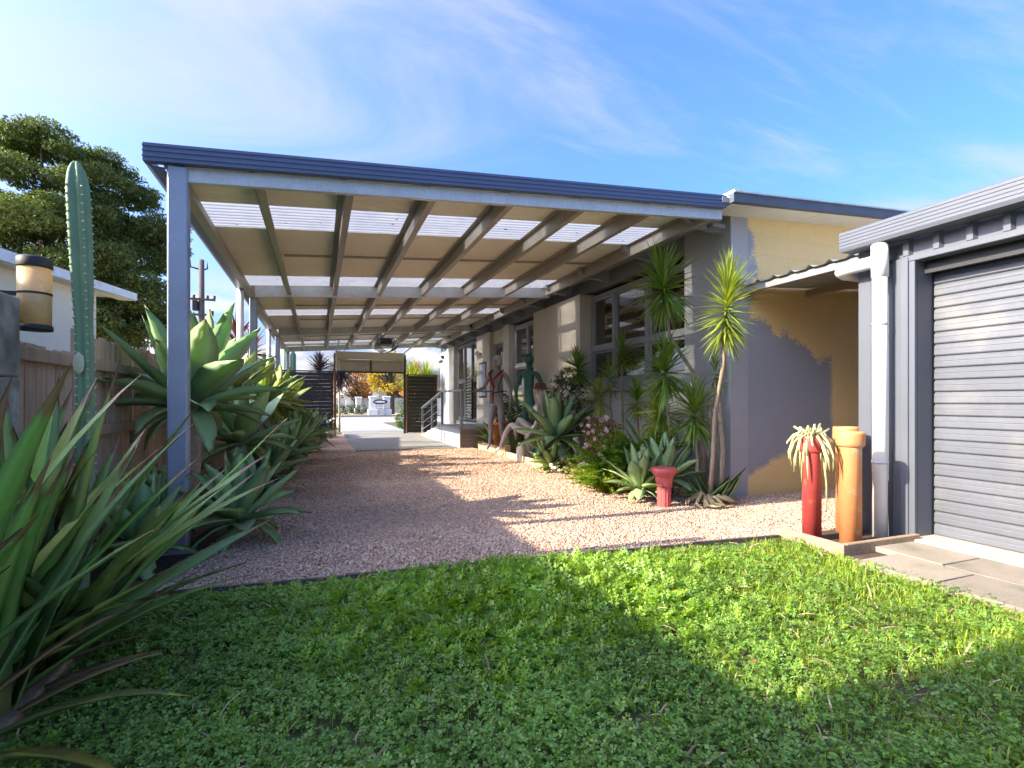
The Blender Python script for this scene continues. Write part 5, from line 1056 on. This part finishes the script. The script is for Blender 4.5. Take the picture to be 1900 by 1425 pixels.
MB().lathe([(.075, 0), (.078, .02), (.078, .24), (.07, .26), (.05, .285), (.05, .30)], 22).build('body', cream_pot, wc, True); MB().lathe([(.052, .30), (.055, .305), (.055, .32), (.01, .325)], 18).build('lid', cream_pot, wc, True)
gc = thing('cube_pot', 'olive green cube pot under the seated figure legs', 'cube pot', (3.32, 8.75, .12))
MB().bbox(-.13, .13, -.13, .13, 0, .26, .012).build('body', green_pot, gc); MB().box(-.11, .11, -.11, .11, .255, .266).build('soil', soil_m, gc)
tc_ = thing('terracotta_planter', 'tall orange terracotta pot behind the grey standing figure', 'pot', (3.52, 10.0, .12))
MB().lathe([(.15, 0), (.20, .40), (.215, .40), (.215, .46), (.19, .46), (.18, .38)], 24).build('pot', terracotta, tc_, True)
bt = thing('bromeliad', 'red-brown bromeliad growing in the tall terracotta pot', 'bromeliad', (3.52, 10.0, .52)); spiky(bt, (0, 0, .02), (0, 0, 1), 60, (.25, .45), .045, drac_r, 7, lo=0, name='leaves')
bg_ = agave('green strap plant beside the porch at the end of the planter', (3.42, 10.2, .12), .08, .50, 20, agave_y, 75, lo=5, hi=75, name='strap_plant', cat='strap plant')
bush('leafy_shrub', 'light green shrub behind the terracotta pot', (3.7, 10.25, .12), [(0, 0, .55, .16, .3), (0, .05, .85, .14, .2)], 500, .06, hedge_m, 105, 0, petal_m)
agave('squat pale agave on the planter beside the ceramic cylinder', (3.42, 7.6, .05), .14, .34, 20, agave_y, 76, lo=-5, hi=70)

def skin(name, J, E, m, parent, loc=(0, 0, 0), rz=0, sub=2):
    """J: name -> (x,y,z,r or (rx,ry)); E: pairs; root is the first joint"""
    names = list(J); me = bpy.data.meshes.new(name); me.from_pydata([J[k][:3] for k in names], [(names.index(a), names.index(b)) for a, b in E], [])
    o = link(name, me, m, parent, loc, (0, 0, rz)); sk = o.modifiers.new('skin', 'SKIN'); sk.branch_smoothing = 0.6
    for i, k in enumerate(names):
        r = J[k][3]; d = me.skin_vertices[0].data[i]; d.radius = (r, r) if not hasattr(r, '__len__') else r; d.use_root = (i == 0)
    s = o.modifiers.new('sub', 'SUBSURF'); s.levels = sub; s.render_levels = sub
    me.polygons.foreach_set('use_smooth', [True] * len(me.polygons)); sk.use_smooth_shade = True; return o
def figure(p):
    """joint table -> continuous body. p holds overrides of the joints; facing -Y, right is -X"""
    J = {'pelvis': (0, 0, .94, (.135, .105)), 'waist': (0, .01, 1.12, (.088, .070)), 'chest': (0, 0, 1.31, (.125, .095)), 'neckb': (0, .01, 1.46, (.075, .06)), 'neck': (0, 0, 1.52, .048), 'jaw': (0, -.015, 1.585, (.052, .066)), 'face': (0, -.01, 1.66, (.072, .092)), 'crown': (0, .005, 1.735, (.060, .078)),
         'shl': (.17, 0, 1.42, .055), 'ell': (.24, .02, 1.14, .038), 'wrl': (.27, -.05, .90, .026), 'hnl': (.275, -.07, .81, (.030, .016)), 'shr': (-.17, 0, 1.42, .055), 'elr': (-.24, .02, 1.14, .038), 'wrr': (-.27, -.05, .90, .026), 'hnr': (-.275, -.07, .81, (.030, .016)),
         'hpl': (.085, 0, .86, .088), 'knl': (.09, -.02, .50, .054), 'cal': (.09, .015, .36, .052), 'anl': (.09, .02, .10, .032), 'tol': (.09, -.12, .03, (.034, .022)), 'hpr': (-.085, 0, .86, .088), 'knr': (-.09, -.02, .50, .054), 'car': (-.09, .015, .36, .052), 'anr': (-.09, .02, .10, .032), 'tor': (-.09, -.12, .03, (.034, .022))}
    for k, v in p.items(): J[k] = v if len(v) == 4 else (*v, J[k][3])
    for s in ('l', 'r'):                                   # five fingers on each hand
        w = Vector(J['wr' + s][:3]); h = Vector(J['hn' + s][:3]); d = (h - w).normalized(); a = Vector((0, 1, 0)) - d * d.y
        a = a.normalized() if a.length > .1 else Vector((1, 0, 0)); c = d.cross(a)
        for i, (o, L) in enumerate(((-.024, .058), (-.008, .070), (.008, .066), (.024, .050))):
            J['f%s%da' % (s, i)] = (*(h + a * o + d * .03), .0085); J['f%s%db' % (s, i)] = (*(h + a * o * 1.15 + d * (.03 + L * .55) + c * .004), .008); J['f%s%dc' % (s, i)] = (*(h + a * o * 1.2 + d * (.03 + L) + c * .016), .0065)
        J['t%sa' % s] = (*(h - a * .036 - d * .01), .010); J['t%sb' % s] = (*(h - a * .052 + d * .028), .008)
    return J
FE = [('pelvis', 'waist'), ('waist', 'chest'), ('chest', 'neckb'), ('neckb', 'neck'), ('neck', 'jaw'), ('jaw', 'face'), ('face', 'crown')]
for s in 'lr':
    FE += [('neckb', 'sh' + s), ('sh' + s, 'el' + s), ('el' + s, 'wr' + s), ('wr' + s, 'hn' + s), ('pelvis', 'hp' + s), ('hp' + s, 'kn' + s), ('kn' + s, 'ca' + s), ('ca' + s, 'an' + s), ('an' + s, 'to' + s), ('hn' + s, 't%sa' % s), ('t%sa' % s, 't%sb' % s)]
    for i in range(4): FE += [('hn' + s, 'f%s%da' % (s, i)), ('f%s%da' % (s, i), 'f%s%db' % (s, i)), ('f%s%db' % (s, i), 'f%s%dc' % (s, i))]
def face_bits(t, hx, hy, hz, fwd, m):
    """nose, lips, brows and ears on a head centred at hx,hy,hz looking along fwd (angle)"""
    f = Vector((math.cos(fwd), math.sin(fwd), 0)); s = Vector((-f.y, f.x, 0)); c = Vector((hx, hy, hz)); mb = MB()
    a = c + f * .088; mb.add([a + Vector((0, 0, .03)), a + s * .013 + Vector((0, 0, -.022)), a - s * .013 + Vector((0, 0, -.022)), a + f * .022 + Vector((0, 0, -.018))], [(0, 1, 3), (0, 3, 2), (1, 2, 3)])
    mb.build('nose', m, t)
    b = c + f * .078 + Vector((0, 0, -.05)); MB().tube([b - s * .02, b + f * .006, b + s * .02], [.004, .008, .004], 6).build('lips', m, t, True)
    for q in (-1, 1):
        e = c + f * .082 + s * q * .03 + Vector((0, 0, .012)); MB().tube([e - s * .014, e + f * .004, e + s * .014], [.003, .006, .003], 6).build('eye', m, t, True)
        r_ = c + s * q * .073 - f * .005; MB().tube([r_ + Vector((0, 0, -.03)), r_ + s * q * .012, r_ + Vector((0, 0, .03))], [.008, .014, .008], 6).build('ear', m, t, True)
# grey standing figure with red scarf: faces the drive, one leg stepping forward
g = thing('mannequin', 'grey mannequin with red scarf and black straps standing in the planter', 'mannequin', (3.22, 9.35, .10), R(-50))
skin('body', figure({'anr': (-.03, -.22, .10), 'knr': (-.06, -.16, .52), 'car': (-.05, -.15, .38), 'tor': (-.03, -.34, .0), 'anl': (.10, .06, .10), 'tol': (.12, -.07, .03), 'elr': (-.30, -.02, 1.16), 'wrr': (-.26, -.24, 1.12), 'hnr': (-.24, -.32, 1.12), 'ell': (.27, .05, 1.16), 'wrl': (.30, .0, .90), 'hnl': (.30, -.02, .80)}), FE, mann_grey, g)
face_bits(g, 0, -.01, 1.655, R(-90), mann_grey)
MB().lathe([(.090, 1.60), (.097, 1.66), (.097, 1.70), (.085, 1.75), (.055, 1.785), (.005, 1.795)], 18).build('head_wrap', mat('pale_silver_paint', (0.50, 0.48, 0.46), 0.4), g, True, (0, -.018, 0))
sc_ = MB()
sc_.tube([(-.12, .02, 1.50), (-.13, -.09, 1.44), (-.05, -.135, 1.30), (.0, -.13, 1.18), (-.02, -.13, 1.02), (-.03, -.12, .86)], [.018, .024, .028, .027, .024, .015], 7).build('scarf', scarf_m, g, True)
MB().tube([(.12, .02, 1.50), (.10, -.09, 1.44), (.0, -.14, 1.32)], [.018, .024, .020], 7).build('scarf_end', scarf_m, g, True)
MB().tube([(.115 * math.cos(a), .01 + .09 * math.sin(a), 1.07 + .02 * math.cos(a)) for a in [k * PI / 8 for k in range(17)]], .012, 6).build('belt', strap_m, g, True)
MB().tube([(.14, .06, 1.45), (.17, -.05, 1.42), (.10, -.12, 1.22), (.08, -.10, 1.08)], .009, 6).build('strap', strap_m, g, True)
# green figure, back turned
g2 = thing('mannequin', 'dark green painted mannequin with its back turned near the beige wall panel', 'mannequin', (3.58, 8.62, .08), R(125))
skin('body', figure({'elr': (-.24, -.10, 1.16), 'wrr': (-.22, -.26, .98), 'hnr': (-.20, -.33, .92), 'ell': (.25, .06, 1.14), 'wrl': (.25, .02, .88), 'hnl': (.25, 0, .79)}), FE, mann_green, g2)
face_bits(g2, 0, -.01, 1.655, R(-90), mann_green)
MB().lathe([(.094, 1.64), (.10, 1.69), (.092, 1.74), (.06, 1.775), (.005, 1.785)], 18).build('hair', mann_green, g2, True, (0, -.012, 0))
# white seated figure, knees up, facing away down the wall
g3 = thing('mannequin', 'white seated mannequin with brown hat and raised knees among the flowers', 'mannequin', (3.50, 8.15, .02), R(-150))
skin('body', figure({'pelvis': (0, .0, .44), 'waist': (0, .07, .58), 'chest': (0, .12, .78), 'neckb': (0, .13, .93), 'neck': (0, .12, .99), 'jaw': (0, .10, 1.055), 'face': (0, .10, 1.13), 'crown': (0, .11, 1.205), 'shl': (.17, .13, .90), 'ell': (.25, .24, .66), 'wrl': (.27, .12, .48), 'hnl': (.27, .06, .42), 'shr': (-.17, .13, .90), 'elr': (-.25, .24, .66), 'wrr': (-.27, .12, .48), 'hnr': (-.27, .06, .42),
                      'hpl': (.09, -.08, .42), 'knl': (.10, -.46, .58), 'cal': (.10, -.58, .42), 'anl': (.10, -.72, .14), 'tol': (.10, -.86, .06), 'hpr': (-.09, -.08, .42), 'knr': (-.10, -.44, .68), 'car': (-.10, -.48, .52), 'anr': (-.10, -.56, .12), 'tor': (-.10, -.68, .03)}), FE, mann_white, g3)
face_bits(g3, 0, .10, 1.125, R(-90), mann_white)
MB().lathe([(.17, 1.20), (.172, 1.205), (.10, 1.215), (.095, 1.27), (.07, 1.30), (.005, 1.305)], 22, c=(0, .11)).build('hat', hat_m, g3, True)
MB().lathe([(.17, 0), (.18, .30), (.16, .33), (.01, .33)], 18).build('seat_block', stone_m, g3, True)

# ------------------------------------------------------------------ fallen leaves on the lawn
lm = MB().add([(0, 0, 0), (.3, -.22, .05), (.75, -.16, .06), (1, 0, 0), (.75, .16, .08), (.3, .22, .07)], [(0, 1, 2, 3), (0, 3, 4, 5)]).mesh('fallen_leaf'); lm.materials.append(dead_leaf)
spots = [(0.36, 1.83, .06, 'curled rust red leaf by the bare patch on the lawn'), (-.05, 2.0, .05, 'tan leaf lying on the left half of the lawn'), (.10, 2.12, .05, 'brown leaf beside the tan one on the lawn'), (.62, 1.52, .05, 'dark brown leaf near the bottom of the lawn'), (1.02, 1.55, .04, 'pale tan leaf in the shaded middle of the lawn'), (1.50, 1.48, .05, 'brown leaf at the point of the shadow edge'),
         (2.0, 2.05, .05, 'tan leaf in the sunny part of the lawn'), (2.25, 1.95, .05, 'orange leaf in the sunny part of the lawn'), (1.75, 2.35, .04, 'small tan leaf near the sunny weeds'), (2.5, 2.55, .05, 'tan leaf near the timber frame'), (2.75, 2.35, .05, 'brown leaf close to the pavers'), (-.35, 1.85, .05, 'brown leaf near the flax straps'), (1.9, 1.3, .05, 'dark leaf in the shade at the right of the lawn'), (2.2, 1.15, .05, 'brown leaf at the lower right of the lawn'), (2.05, 2.6, .04, 'small orange leaf by the gravel edge')]
rr = random.Random(77)
for x, y, s, l in spots:
    o = link('fallen_leaf', lm, dead_leaf, None, (x, y, .035), (rr.uniform(-.4, .4), rr.uniform(-.4, .4), rr.uniform(0, 6.28)), s); tag(o, l, 'fallen leaf', 'fallen leaves on the lawn')

# ------------------------------------------------------------------ neighbour house on the left
nh = thing('neighbour_house', 'cream neighbour house with pale fascia behind the paling fence', 'house', (-4, 8.9, 0)); HN = nh.location
def np_(mb, name, m, parent=None): return mb.build(name, m, parent or nh, False, HN)
zk = lambda y: 3.06 + .085 * (y - 8.9)
np_(MB().prism([(1.5, 0), (12.9, 0), (12.9, zk(12.9)-.14), (8.9, zk(8.9)-.14), (8.9, 2.96), (1.5, 2.96)], -9.5, -4.3, 'x'), 'wall', cream_wall)
nr = np_(MB().prism([(8.0, zk(8.0)-.12), (14.3, zk(14.3)-.12), (14.3, zk(14.3)-.05), (8.0, zk(8.0)-.05)], -10, -4.02, 'x'), 'roof', mat('pale_grey_roof', (0.42, 0.44, 0.46), 0.6))
np_(MB().prism([(8.0, zk(8.0)-.16), (14.3, zk(14.3)-.16), (14.3, zk(14.3)), (8.0, zk(8.0))], -4.018, -3.98, 'x'), 'barge_board', mat('weathered_white_fascia', (0.60, 0.62, 0.64), 0.7, var=0.15), nr)
np_(MB().prism([(8.0, zk(8.0)-.175), (14.28, zk(14.28)-.175), (14.28, zk(14.28)-.165), (8.0, zk(8.0)-.165)], -4.3, -4.02, 'x'), 'soffit_panel', soffit_m, nr)
np_(MB().box(-10, -3.98, 1.40, 7.95, 2.98, 3.11), 'lower_roof', MATS['pale_grey_roof'])
nb = thing('shade_block', 'unseen tall cream block added to shade the lawn', 'building', (-7, -3, 0))  # added out of view, sized to cast the shadow across the near lawn
MB().box(-4, 2.9, 0.6, 4.40, 0, 5.8).build('wall', cream_wall, nb); MB().prism([(0.5, 5.8), (4.41, 5.8), (4.41, 5.95), (0.5, 6.2)], -4.2, 3.0, 'x').build('roof', MATS['pale_grey_roof'], nb)

# ------------------------------------------------------------------ trees
def tree(name, label, base, h, clumps, per, leaf, m, seed, trunk=.3, limbs=True, group=None, flat=.7, cat='tree', tri=False):
    """clumps: (x,y,z,radius) relative to base; leaves sit on the clump shells"""
    rg = np.random.default_rng(seed); t = thing(name, label, cat, base, 0, group); P = []; 
    for (x, y, z, r) in clumps:
        k = int(per * r * r); d = rg.normal(size=(k, 3)); d /= np.linalg.norm(d, axis=1)[:, None]; rr_ = r * rg.uniform(.35, 1.08, k) ** .6
        rr_ *= 1 + .18 * np.sin(d[:, 0] * 7 + x) * np.sin(d[:, 2] * 6 + y); P.append(np.stack([x + d[:, 0] * rr_, y + d[:, 1] * rr_, z + d[:, 2] * rr_ * flat], 1))
    P = np.concatenate(P); k = len(P)
    tmpl = ([(-.5, -.25, 0), (.6, 0, .08), (-.4, .3, 0)], [], [(0, 1, 2)]) if tri else ([(-.5, -.3, 0), (.1, -.42, .08), (.55, .05, 0), (-.05, .40, .08)], [(0, 1, 2, 3)], [])
    v, q, tt = scatter(*tmpl, P, rotm(rg.uniform(0, 6.28, k), rg.normal(.2, .7, k), rg.normal(0, .7, k)), leaf * rg.uniform(.5, 1.4, k))
    o = link('crown', np_mesh('crown', v, q, tt), m, t); o['kind'] = 'stuff'
    tk = MB().tube([(0, 0, 0), (.1 * trunk, 0, h * .3), (-.2 * trunk, .1, h * .6), (0, 0, h * .85)], [trunk * 1.2, trunk, trunk * .7, trunk * .25], 10).build('trunk', bark_m, t, True)
    if limbs:
        rr = random.Random(seed)
        for c in rr.sample(list(clumps), min(len(clumps), 22)):
            s = max(h * .25, c[2] * .55 - .2 * h * rr.random()); MB().tube([(0, 0, s), (c[0] * .5, c[1] * .5, (s + c[2]) * .5 + .05 * h), (c[0], c[1], c[2])], [trunk * .35, trunk * .22, trunk * .06], 6).build('limb', bark_m, t, True)
    return t
def cypress():
    rr = random.Random(14); cl = []
    for i in range(210):
        z = rr.uniform(5.7, 23.3); q = (z - 5.3) / 19.1; rad = 9.8 * (math.sin(PI * (0.20 + .72 * q)) ** .7) ; a = rr.uniform(0, 6.28); u = math.sqrt(rr.uniform(.08, 1)); cl.append((rad * u * math.cos(a), rad * u * math.sin(a), z, rr.uniform(1.2, 2.6) * (1.1 - .3 * q)))
    tree('cypress_tree', 'huge dark cypress tree rising behind the neighbour house', (-22.3, 56.5, 0), 24, cl, 500, .25, pine_m, 15, trunk=.9, flat=.5, tri=True)
cypress()
def rnd_clumps(seed, n, z0, z1, rad, cr):
    rr = random.Random(seed); out = []
    for i in range(n):
        z = rr.uniform(z0, z1); q = (z - z0) / (z1 - z0); a = rr.uniform(0, 6.28); u = math.sqrt(rr.random()); k = rad * math.sin(PI * (.2 + .7 * q)); out.append((k * u * math.cos(a), k * u * math.sin(a), z, rr.uniform(*cr)))
    return out
tree('autumn_tree', 'yellow autumn tree behind the white gate pillars', (5.2, 40.5, 0), 5, rnd_clumps(1, 30, 1.9, 4.6, 1.7, (.4, .7)), 520, .15, aut_y, 1, trunk=.26)
tree('autumn_tree', 'orange autumn tree left of the yellow one across the road', (3.0, 47, 0), 3.4, rnd_clumps(2, 30, 1.7, 4.2, 2.2, (.4, .7)), 320, .18, aut_o, 2, trunk=.16)
tree('autumn_tree', 'orange autumn tree right of the yellow one across the road', (7.5, 43, 0), 2.6, rnd_clumps(3, 26, 1.4, 2.9, 1.5, (.35, .6)), 320, .18, aut_o, 3, trunk=.14)
tree('street_tree', 'green tree far across the road on the left', (-1.5, 56, 0), 2.6, rnd_clumps(4, 30, 1.0, 2.8, 3.0, (.5, .8)), 180, .22, hedge_m, 4, trunk=.2)
tree('street_tree', 'pale orange tree farthest back in the middle', (4.5, 62, 0), 2.8, rnd_clumps(5, 34, 1.2, 3.4, 4.5, (.5, .8)), 160, .26, aut_o, 5, trunk=.2)
tree('street_tree', 'green tree far back on the right across the road', (13, 58, 0), 2.6, rnd_clumps(6, 30, 1.2, 3.0, 4, (.5, .8)), 160, .26, hedge_m, 6, trunk=.2)
tree('street_tree', 'green tree far back behind the carport posts', (-9, 62, 0), 2.4, rnd_clumps(7, 30, 1.0, 2.6, 4.5, (.5, .8)), 160, .26, hedge_m, 7, trunk=.2)
def hedge(label, loc, blobs, n, m, seed): bush('hedge', label, loc, blobs, n, .10, m, seed, 0, petal_m, cat='hedge', stem=False)
hedge('low clipped hedge left of the white pillars across the road', (2.0, 40, 0), [(i * .5 - 1.0, 0, .4, .4, .4) for i in range(5)], 2200, hedge_m, 111)
hedge('sunny green hedge right of the white pillars across the road', (6.6, 39.5, 0), [(i * .5 - .6, 0, .65, .5, .6) for i in range(4)], 2400, mat('sunny_hedge_leaf', (0.14, 0.18, 0.03), 0.6, fine=0, island=0.4, transl=0.3), 112)
hedge('small round bush by the right garage jamb outside', (2.95, 19.0, 0), [(0, 0, .28, .35, .35), (.2, .1, .4, .3, .3)], 1400, hedge_m, 113)
white_ren = mat('white_render', (0.66, 0.66, 0.65), 0.7, var=0.04)
def pillar(label, x, y, h, w):
    t = thing('gate_pillar', label, 'pillar', (x, y, 0), 0, 'white gate pillars across the road')
    MB().bbox(-w*.72, w*.72, -w*.72, w*.72, 0, h * .36, .02).build('plinth', white_ren, t); MB().bbox(-w/2, w/2, -w/2, w/2, h * .362, h * .92, .02).build('shaft', white_ren, t); MB().bbox(-w*.62, w*.62, -w*.62, w*.62, h * .922, h, .03).build('cap', white_ren, t)
pillar('white gate pillar left of the oval sign', 3.35, 35.3, 1.36, .42); pillar('white gate pillar right of the oval sign', 4.30, 35.6, 1.36, .42); pillar('white gate pillar standing apart left of the sign pair', 2.85, 41.0, 1.35, .42); pillar('farthest white gate pillar at the left', 2.3, 45.5, 1.35, .40)
sg = thing('oval_sign', 'dark oval sign on a white letterbox between the gate pillars', 'sign', (3.82, 35.1, 0))
MB().bbox(-.22, .22, 0, .2, 0, .95, .01).build('letterbox', white_ren, sg)
for i in range(4): MB().box(-.17, .17, -.012, -.002, .22 + i * .15, .25 + i * .15).build('slot', trim_dark, sg)
ov = MB().lathe([(.001, -.02), (.46, -.02), (.48, 0), (.46, .02), (.001, .02)], 32).build('plaque', dark_m, sg, True); ov.rotation_euler = (R(90), 0, 0); ov.scale = (1, .34, 1); ov.location = (0, -.04, .98)
oi = MB().lathe([(.001, -.004), (.33, -.004), (.33, .004), (.001, .004)], 32).build('plaque_face', white_ren, sg); oi.rotation_euler = (R(90), 0, 0); oi.scale = (1, .22, 1); oi.location = (0, -.066, .98)
wf = thing('white_picket_fence', 'long white fence across the road behind the pillars', 'fence', (4, 47.5, 0))
for i in range(48): link('picket', MB().bbox(0, .28, 0, .03, 0, 1.3, .01).mesh('picket') if i == 0 else pk, white_ren, wf, (-8 + i * .31 - 0, 0, 0)); pk = wf.children[0].data
MB().box(-8, 7, .031, .07, .4, .5).build('rail', white_ren, wf); MB().box(-8, 7, .031, .07, 1.0, 1.1).build('rail', white_ren, wf)
fh = thing('far_house', 'pale house with a low dark roof across the road', 'house', (9.5, 52, 0))
MB().box(-4, 5, 0, 7, 0, 2.6).build('wall', cream_wall, fh); MB().add([(-4.6, -.6, 2.6), (5.6, -.6, 2.6), (5.6, 7.6, 2.6), (-4.6, 7.6, 2.6), (-1, 3.5, 4.2), (2, 3.5, 4.2)], [(0, 1, 5, 4), (1, 2, 5), (2, 3, 4, 5), (3, 0, 4), (0, 3, 2, 1)]).build('roof', mat('brown_tile_roof', (0.13, 0.085, 0.065), 0.8), fh)
for x in (-2.8, 1.0):
    w = MB().box(x, x + 1.6, -.02, -.002, .9, 2.1).build('window', glass_m, fh); MB().box(x - .05, x + 1.65, -.03, -.021, .84, .89).build('sill', white_ren, w)

# power pole
po = thing('power_pole', 'old timber power pole seen between the carport posts', 'power pole', (-6.45, 34.5, 0))
MB().tube([(0, 0, 0), (0, 0, 9.3)], [.20, .15], 10).build('pole', mat('grey_pole_timber', (0.11, 0.095, 0.085), 0.9, var=0.2), po, True)
MB().bbox(-.75, .75, -.22, -.12, 6.9, 7.02).build('crossarm', bark_m, po); MB().bbox(-.65, .65, -.22, -.12, 6.0, 6.12).build('crossarm', bark_m, po)
for (x, z) in ((-.7, 7.02), (-.35, 7.02), (.35, 7.02), (.7, 7.02), (-.6, 6.12), (.6, 6.12)): MB().lathe([(.03, 0), (.09, .05), (.05, .10), (.09, .15), (.03, .2)], 8).build('insulator', dark_m, po, True, (-x, .17, -z))
MB().tube([(-.15, 0, 8.75), (-.55, 0, 8.85), (-.6, 0, 9.25)], .05, 6).build('bracket', dark_m, po, True); MB().tube([(.15, 0, 8.75), (.3, 0, 8.8), (.3, 0, 9.3)], .05, 6).build('bracket', dark_m, po, True)
MB().bbox(-.45, -.15, -.3, .1, 6.3, 6.9, .05).build('transformer', dark_m, po)
